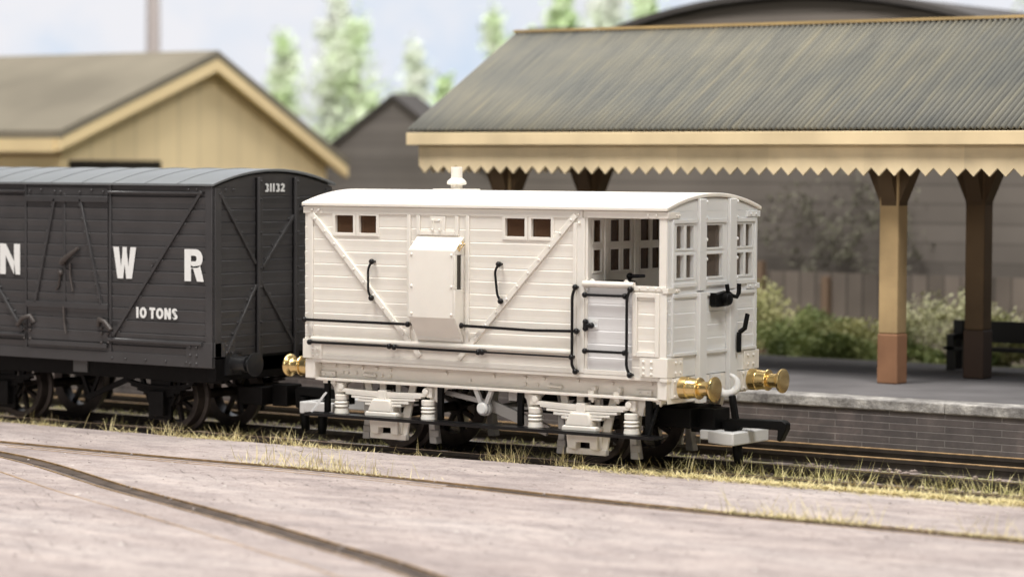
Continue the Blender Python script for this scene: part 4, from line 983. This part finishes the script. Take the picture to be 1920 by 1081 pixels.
# ================================================================== BUILDINGS BEHIND
# cream timber building on the left
def boards(m_, axis, pitch, amount, gap=.45):
    nt=m_.node_tree; b_=nt.nodes['Principled BSDF']; src=b_.inputs['Base Color'].links[0].from_socket
    g=nt.nodes.new('ShaderNodeNewGeometry'); sx_=nt.nodes.new('ShaderNodeSeparateXYZ'); nt.links.new(g.outputs['Position'],sx_.inputs[0])
    w1=nt.nodes.new('ShaderNodeMath'); w1.operation='DIVIDE'; nt.links.new(sx_.outputs[axis],w1.inputs[0]); w1.inputs[1].default_value=pitch*S
    fl=nt.nodes.new('ShaderNodeMath'); fl.operation='FLOOR'; nt.links.new(w1.outputs[0],fl.inputs[0])
    fr=nt.nodes.new('ShaderNodeMath'); fr.operation='FRACT'; nt.links.new(w1.outputs[0],fr.inputs[0])
    wn_=nt.nodes.new('ShaderNodeTexWhiteNoise'); wn_.noise_dimensions='1D'; nt.links.new(fl.outputs[0],wn_.inputs['W'])
    r1_=nt.nodes.new('ShaderNodeValToRGB'); e=r1_.color_ramp.elements; e[0].color=(1-amount,)*3+(1,); e[1].color=(1+amount,)*3+(1,); nt.links.new(wn_.outputs['Value'],r1_.inputs['Fac'])
    r2_=nt.nodes.new('ShaderNodeValToRGB'); e=r2_.color_ramp.elements; e[0].position=.05; e[0].color=(gap,gap,gap,1); e[1].position=.16; e[1].color=(1,1,1,1); nt.links.new(fr.outputs[0],r2_.inputs['Fac'])
    cur=src
    for r_ in (r1_,r2_):
        mx=nt.nodes.new('ShaderNodeMix'); mx.data_type='RGBA'; mx.blend_type='MULTIPLY'; mx.inputs['Factor'].default_value=1; nt.links.new(cur,mx.inputs['A']); nt.links.new(r_.outputs['Color'],mx.inputs['B']); cur=mx.outputs['Result']
    nt.links.new(cur,b_.inputs['Base Color'])
hs=empty('timber_station_building',(-250,255,-2.5),'cream boarded station building with grey slate roof behind the goods van','building')
hx=-250; yE,yP,yF=194.3,260.2,322; zE,zP,zF=57.0,82.4,49.2
b=MB(); b.prism([(yE+3,-2.5),(yF-3,-2.5),(yF-3,zF),(yP,zP-2.5),(yE+3,zE-2)],'x',hx-330,hx-4); b.build('wall',mat('cream_gable_boards',(.86,.69,.42),.7,.2,var=.10,vscale=.25,bump=.2,bscale=2),hs)
b=MB(); ov=hx+1
b.prism([(yE-2.5,zE),(yP,zP),(yP,zP+2.2),(yE-2.5,zE+2.2)],'x',hx-340,ov); b.prism([(yF+2.5,zF),(yP,zP),(yP,zP+2.2),(yF+2.5,zF+2.2)],'x',hx-340,ov); b.build('roof',mat('grey_slate_roof',(.215,.19,.145),.8,.2,var=.2,vscale=.25,bump=.4,bscale=1.5),hs)
b=MB(); b.prism([(yE-2.5,zE-3.6),(yP,zP-4.0),(yP,zP-.2),(yE-2.5,zE-.2)],'x',hx-1,hx+.8); b.prism([(yF+2.5,zF-3.6),(yP,zP-4),(yP,zP-.2),(yF+2.5,zF-.2)],'x',hx-1,hx+.8); b.build('barge_board',mat('cream_barge',(.84,.66,.38),.6,.2,var=.1,vscale=.3),hs)
b=MB().box(hx-340,hx-1.1,yE-3.2,yE-2.0,zE-4.0,zE-.2); b.box(hx-340,hx-3,yE+1.5,yE+3,zE-11,zE-5.5); b.build('fascia',mat('cream_barge',(.84,.66,.38)),hs)
MB().box(hx-4.3,hx-3.6,yE+6,yE+45,34,50.6).build('window',mat('dark_opening',(.02,.015,.01),.3),hs)
# dark sheds
DSH=mat('grey_corrugated_wall',(.15,.136,.125),.7,.25,var=.22,vscale=.22,bump=.3,bscale=2)
DRK=mat('dark_roof_sheet',(.075,.068,.064),.7,.2,var=.2,vscale=.3)
gs=empty('gabled_shed',(-243,345,-2.5),'small dark grey gabled shed between cream building and awning','shed')
b=MB().prism([(-285,-2.5),(-196,-2.5),(-196,42.5),(-243,71.6),(-285,45.8)],'y',341,352); b.build('wall',DSH,gs)
b=MB().prism([(-288,43.4),(-243,71.4),(-243,73.2),(-288,45.2)],'y',339.5,353); b.prism([(-193,40.4),(-243,71.4),(-243,73.2),(-193,42.2)],'y',339.5,353); b.build('roof',DRK,gs)
ws=empty('arched_warehouse',(-48,300,-2.5),'long dark grey warehouse with curved roof rising behind the awning','warehouse')
arcp=[(-48.6+x, 94.5-.00265*x*x) for x in range(-98,99,7)]
b=MB().prism([(-146.6,-2.5),(49.4,-2.5)]+[(p[0],p[1]-.8) for p in arcp[::-1]],'y',262,420); b.build('wall',mat('brown_grey_boards',(.165,.144,.127),.8,.2,var=.2,vscale=.2,bump=.3,bscale=2),ws)
b=MB().prism(arcp+[(p[0],p[1]+1.6) for p in arcp[::-1]],'y',259,424); b.build('roof',DRK,ws)
lw=empty('lean_to_wall',(120,265,-2.5),'grey corrugated boundary wall at the right behind the posts','wall'); MB().box(50,330,262,266,-2.5,66).build('wall',mat('blue_grey_sheet',(.20,.187,.187),.7,.2,var=.15,vscale=.3),lw)
tag(MB().box(-172,-158,316,330,-2.5,92).box(-173,-157,315,331,88,90).build('brick_chimney',mat('mossy_chimney',(.17,.18,.15),.8,var=.3,vscale=.5)),'mossy grey chimney stack behind the left end of the awning roof','chimney')
tag(MB().tube([(-497,500,-2.5),(-497,500,190)],[3.6,2.6],14).build('telegraph_pole',mat('pale_pole',(.42,.37,.36),.8)),'tall pale grey pole rising behind the cream building','pole')
# fence and plants behind the platform
fn=empty('wooden_fence',(-37,235,-2.5),'low rusty brown fence behind the bushes by the white van','fence')
for i,(x,hh) in enumerate(((-92,26),(-74,25),(-56,27.5),(-43,25.5),(-24,22),(-5,24),(16,23))):
    MB().box(x,x+1.8,234,236,-2.5,hh).build('fence_post',mat('rusty_post',(.19,.125,.085),.8),fn)
MB().box(-97,35,236,236.6,2,23).build('fence_panel',mat('grey_brown_panel',(.165,.135,.115),.8,var=.3,vscale=.4),fn)
def leafy(b,c,r,n,lw=1.6,soft=False):
    for _ in range(n):
        u=random.uniform(-1,1); a=random.uniform(0,6.283); k=min(1.5,abs(random.gauss(0,.62))) if soft else random.random()**.4; s=math.sqrt(1-u*u)
        p=V((c[0]+r[0]*k*s*math.cos(a),c[1]+r[1]*k*s*math.sin(a),c[2]+r[2]*k*u)); p+=V((noise.noise(p*.11),noise.noise(p*.11+V((5,5,5))),noise.noise(p*.11+V((9,2,1)))))*r[0]*.35
        d=V((random.gauss(0,1),random.gauss(0,1),random.gauss(0,1))).normalized(); e=d.orthogonal().normalized(); g=d.cross(e); l=lw*random.uniform(.6,1.3); q=len(b.v)
        b.v+=[tuple(p-e*l),tuple(p+g*l*.5),tuple(p+e*l),tuple(p-g*l*.5)]; b.f.append((q,q+1,q+2,q+3))
BUSH=[grass_mat('bush_green',[(.13,.17,.06),(.26,.31,.11),(.42,.45,.20)],1.6),grass_mat('bush_olive',[(.22,.23,.09),(.40,.40,.18),(.56,.53,.28)],1.6),grass_mat('bush_pale',[(.32,.33,.18),(.52,.51,.31),(.64,.61,.42)],1.6)]
bl=[((8,170),(14,9,9),0,'dark green bush just right of the white van end'),((26,166),(13,8,9),1,'olive bush with yellow tips behind the platform'),((44,172),(16,10,14),2,'pale dry bush beside the first awning post'),
    ((62,165),(13,8,11),1,'olive bush between the two front awning posts'),((76,172),(14,10,18),2,'tall pale bush behind the second awning post'),((94,166),(14,9,20),1,'tall olive bush at the right edge above the bench'),
    ((-14,182),(16,9,14),1,'bush hidden mostly behind the white van veranda'),((50,158),(12,5,4.5),0,'low dark green clump at the platform back edge'),((20,158),(14,5,5),0,'low dark clump behind the brass buffer')]
for (x,y),r,k,lab in bl:
    x-=17; y+=30; r=(r[0]*1.1,r[1],r[2]*.62)
    t=empty('bush',(x,y,3),lab,'bush','bushes behind the platform'); b=MB(); leafy(b,(x,y,5+r[2]*.75),r,4200,.6); b.build('foliage',BUSH[k],t)
    MB().tube([(x,y,-2.5),(x+1,y,7+r[2]*.6)],[1,.4],6).build('stem',mat('brown_stem',(.10,.07,.045),.8),t)
ivy=MB(); leafy(ivy,(-30,256,33),(26,4,12),1500,.7); tag(ivy.build('ivy_bush',mat('creeper_leaf',(.15,.142,.10),.7,var=.3,vscale=2)),'faint green creeper climbing the warehouse wall right of the van','creeper')
b=MB(); b.add([(-400,152,7.6),(330,152,7.6),(330,262,0),(-400,262,0)],[(0,1,2,3)]); tag(b.build('bank',mat('mossy_bank',(.10,.105,.045),.9,var=.4,vscale=.4)),kind='structure')

boards(MATS['cream_gable_boards'],'Y',9.5,.05,.88); boards(MATS['grey_corrugated_wall'],'Z',4.0,.14,.75); boards(MATS['brown_grey_boards'],'Z',5.0,.16,.7); boards(MATS['blue_grey_sheet'],'Z',5.0,.15,.7); boards(MATS['grey_brown_panel'],'X',4.5,.3); boards(MATS['cream_valance'],'X',21,.07,.97)
# ---- pale poplars in front of the backscene
def poplar(x,y,h,r,cols,lab,k):
    t=empty('poplar_tree',(x,y,-2.5),lab,'tree','pale poplars before the sky'); b=MB()
    m_=grass_mat('poplar_leaves_%d'%k,cols,.9)
    n=int(900*h/100)
    for i in range(9):
        f=i/8; rr=1.6*r*(.45+.75*math.sin(math.pi*(.18+.72*f)))*(1-.55*f); leafy(b,(x+random.uniform(-.35,.35)*r,y+random.uniform(-.3,.3)*r,h*(.25+.70*f)),(rr,rr,h*.08),int(n/1.5),1.7,True)
    b.build('crown',m_,t); MB().tube([(x,y,-2.5),(x,y,h*.9)],[2.6,.6],8).build('trunk',mat('pale_trunk',(.30,.27,.22),.9),t)
G1=[(.64,.78,.46),(.74,.85,.60),(.82,.88,.72)]; G2=[(.76,.83,.67),(.82,.87,.76),(.87,.89,.82)]; G3=[(.56,.72,.36),(.65,.79,.48),(.75,.85,.60)]
poplar(-462,545,104,9,G1,'bright green poplar left of the group beside the cream gable',0)
poplar(-446,560,122,10,G2,'palest tall poplar of the group behind the dark shed',1)
poplar(-424,550,112,11,G1,'broad pale green poplar behind the dark shed roof',2)
poplar(-404,565,100,8,G2,'faint slim poplar right of the dark shed peak',3)
poplar(-376,548,84,9,G3,'short bright green tree between dark shed and awning',4)
poplar(-352,552,112,9,G1,'green poplar close to the sloping awning end',5)
poplar(-326,560,126,11,G3,'tall green poplar behind the mossy chimney',6)
poplar(-300,556,128,10,G2,'pale poplar left of the curved warehouse roof',7)
poplar(-276,550,122,10,G1,'green poplar touching the curved warehouse roof',8)
poplar(-108,552,126,9,G2,'pale poplar at the top right corner of the scene',9)

# ---- sky backdrop
sk,nt,bs,N,LK=node_mat('painted_cloud_sky'); nt.nodes.remove(bs); out=[n for n in nt.nodes if n.type=='OUTPUT_MATERIAL'][0]; em=N('Emission'); geo=N('NewGeometry')
mp=N('Mapping'); mp.inputs['Scale'].default_value=(1,1,1.5); mp.inputs['Location'].default_value=(3.0,0,1.2); LK(geo.outputs['Position'],mp.inputs['Vector'])
n1=tex_noise(.075,5,.55,mp.outputs['Vector']); r1=ramp(n1.outputs['Fac'],[(.34,(.66,.78,.94)),(.47,(.82,.86,.94)),(.58,(.90,.90,.94))]); LK(r1.outputs['Color'],em.inputs['Color']); em.inputs['Strength'].default_value=.97; LK(em.outputs[0],out.inputs['Surface'])
b=MB(); b.add([(-1800,700,-60),(900,700,-60),(900,700,520),(-1800,700,520)],[(0,1,2,3)]); tag(b.build('sky',sk),kind='structure')

# ================================================================== CAMERA
cam=bpy.data.cameras.new('camera'); co=bpy.data.objects.new('camera',cam); COL.objects.link(co)
yaw,pitch,roll=0.61337872,0.04498972,0.00486284
r=V((math.cos(yaw),math.sin(yaw),0)); fw=V((-math.sin(yaw),math.cos(yaw),0)); f=fw*math.cos(pitch)+V((0,0,-math.sin(pitch))); u=fw*math.sin(pitch)+V((0,0,math.cos(pitch)))
rr=r*math.cos(roll)+u*math.sin(roll); uu=u*math.cos(roll)-r*math.sin(roll)
mw=Matrix((( rr.x,uu.x,-f.x,307.469*S),(rr.y,uu.y,-f.y,-372.793*S),(rr.z,uu.z,-f.z,(37.735+11.8)*S),(0,0,0,1)))
co.matrix_world=mw; cam.sensor_width=36; cam.lens=5093.62/1920*36; cam.clip_start=1; cam.clip_end=1000
cam.dof.use_dof=True; cam.dof.focus_distance=46.3; cam.dof.aperture_fstop=cam.lens*1e-3/(.285)
scene.camera=co

# ================================================================== LIGHT (lamps over the layout plus added background fills)
def area(name,loc,target,size,energy,color):
    l=bpy.data.lights.new(name,'AREA'); l.shape='RECTANGLE'; l.size,l.size_y=size; l.energy=energy; l.color=color
    o=bpy.data.objects.new(name,l); COL.objects.link(o); o.location=V(loc)*S; o.rotation_euler=(V(target)-V(loc)).to_track_quat('-Z','Y').to_euler(); return o
area('key_lamp',(-60,-230,660),(20,20,0),(24,20),44000,(1,.97,.93))
area('right_lamp',(420,-190,600),(60,20,0),(24,20),33000,(1,.975,.94))
area('front_lamp',(120,-650,300),(40,10,15),(40,20),11000,(1,.975,.94))
area('back_fill',(-90,240,640),(-120,250,0),(80,30),36000,(1,.98,.95))  # added fill, brightens the cream gable and the bushes
area('backscene_fill',(-330,380,420),(-370,560,70),(60,20),16000,(1,.98,.95))  # added fill, brightens the poplars before the sky
w=bpy.data.worlds.new('World'); scene.world=w; w.use_nodes=True; w.node_tree.nodes['Background'].inputs['Color'].default_value=(.95,.97,1,1); w.node_tree.nodes['Background'].inputs['Strength'].default_value=.09
scene.view_settings.view_transform='Standard'; scene.view_settings.look='None'; scene.view_settings.exposure=0; scene.view_settings.gamma=1
scene.cycles.use_denoising=True
scene.cycles.max_bounces=8; scene.cycles.transparent_max_bounces=12
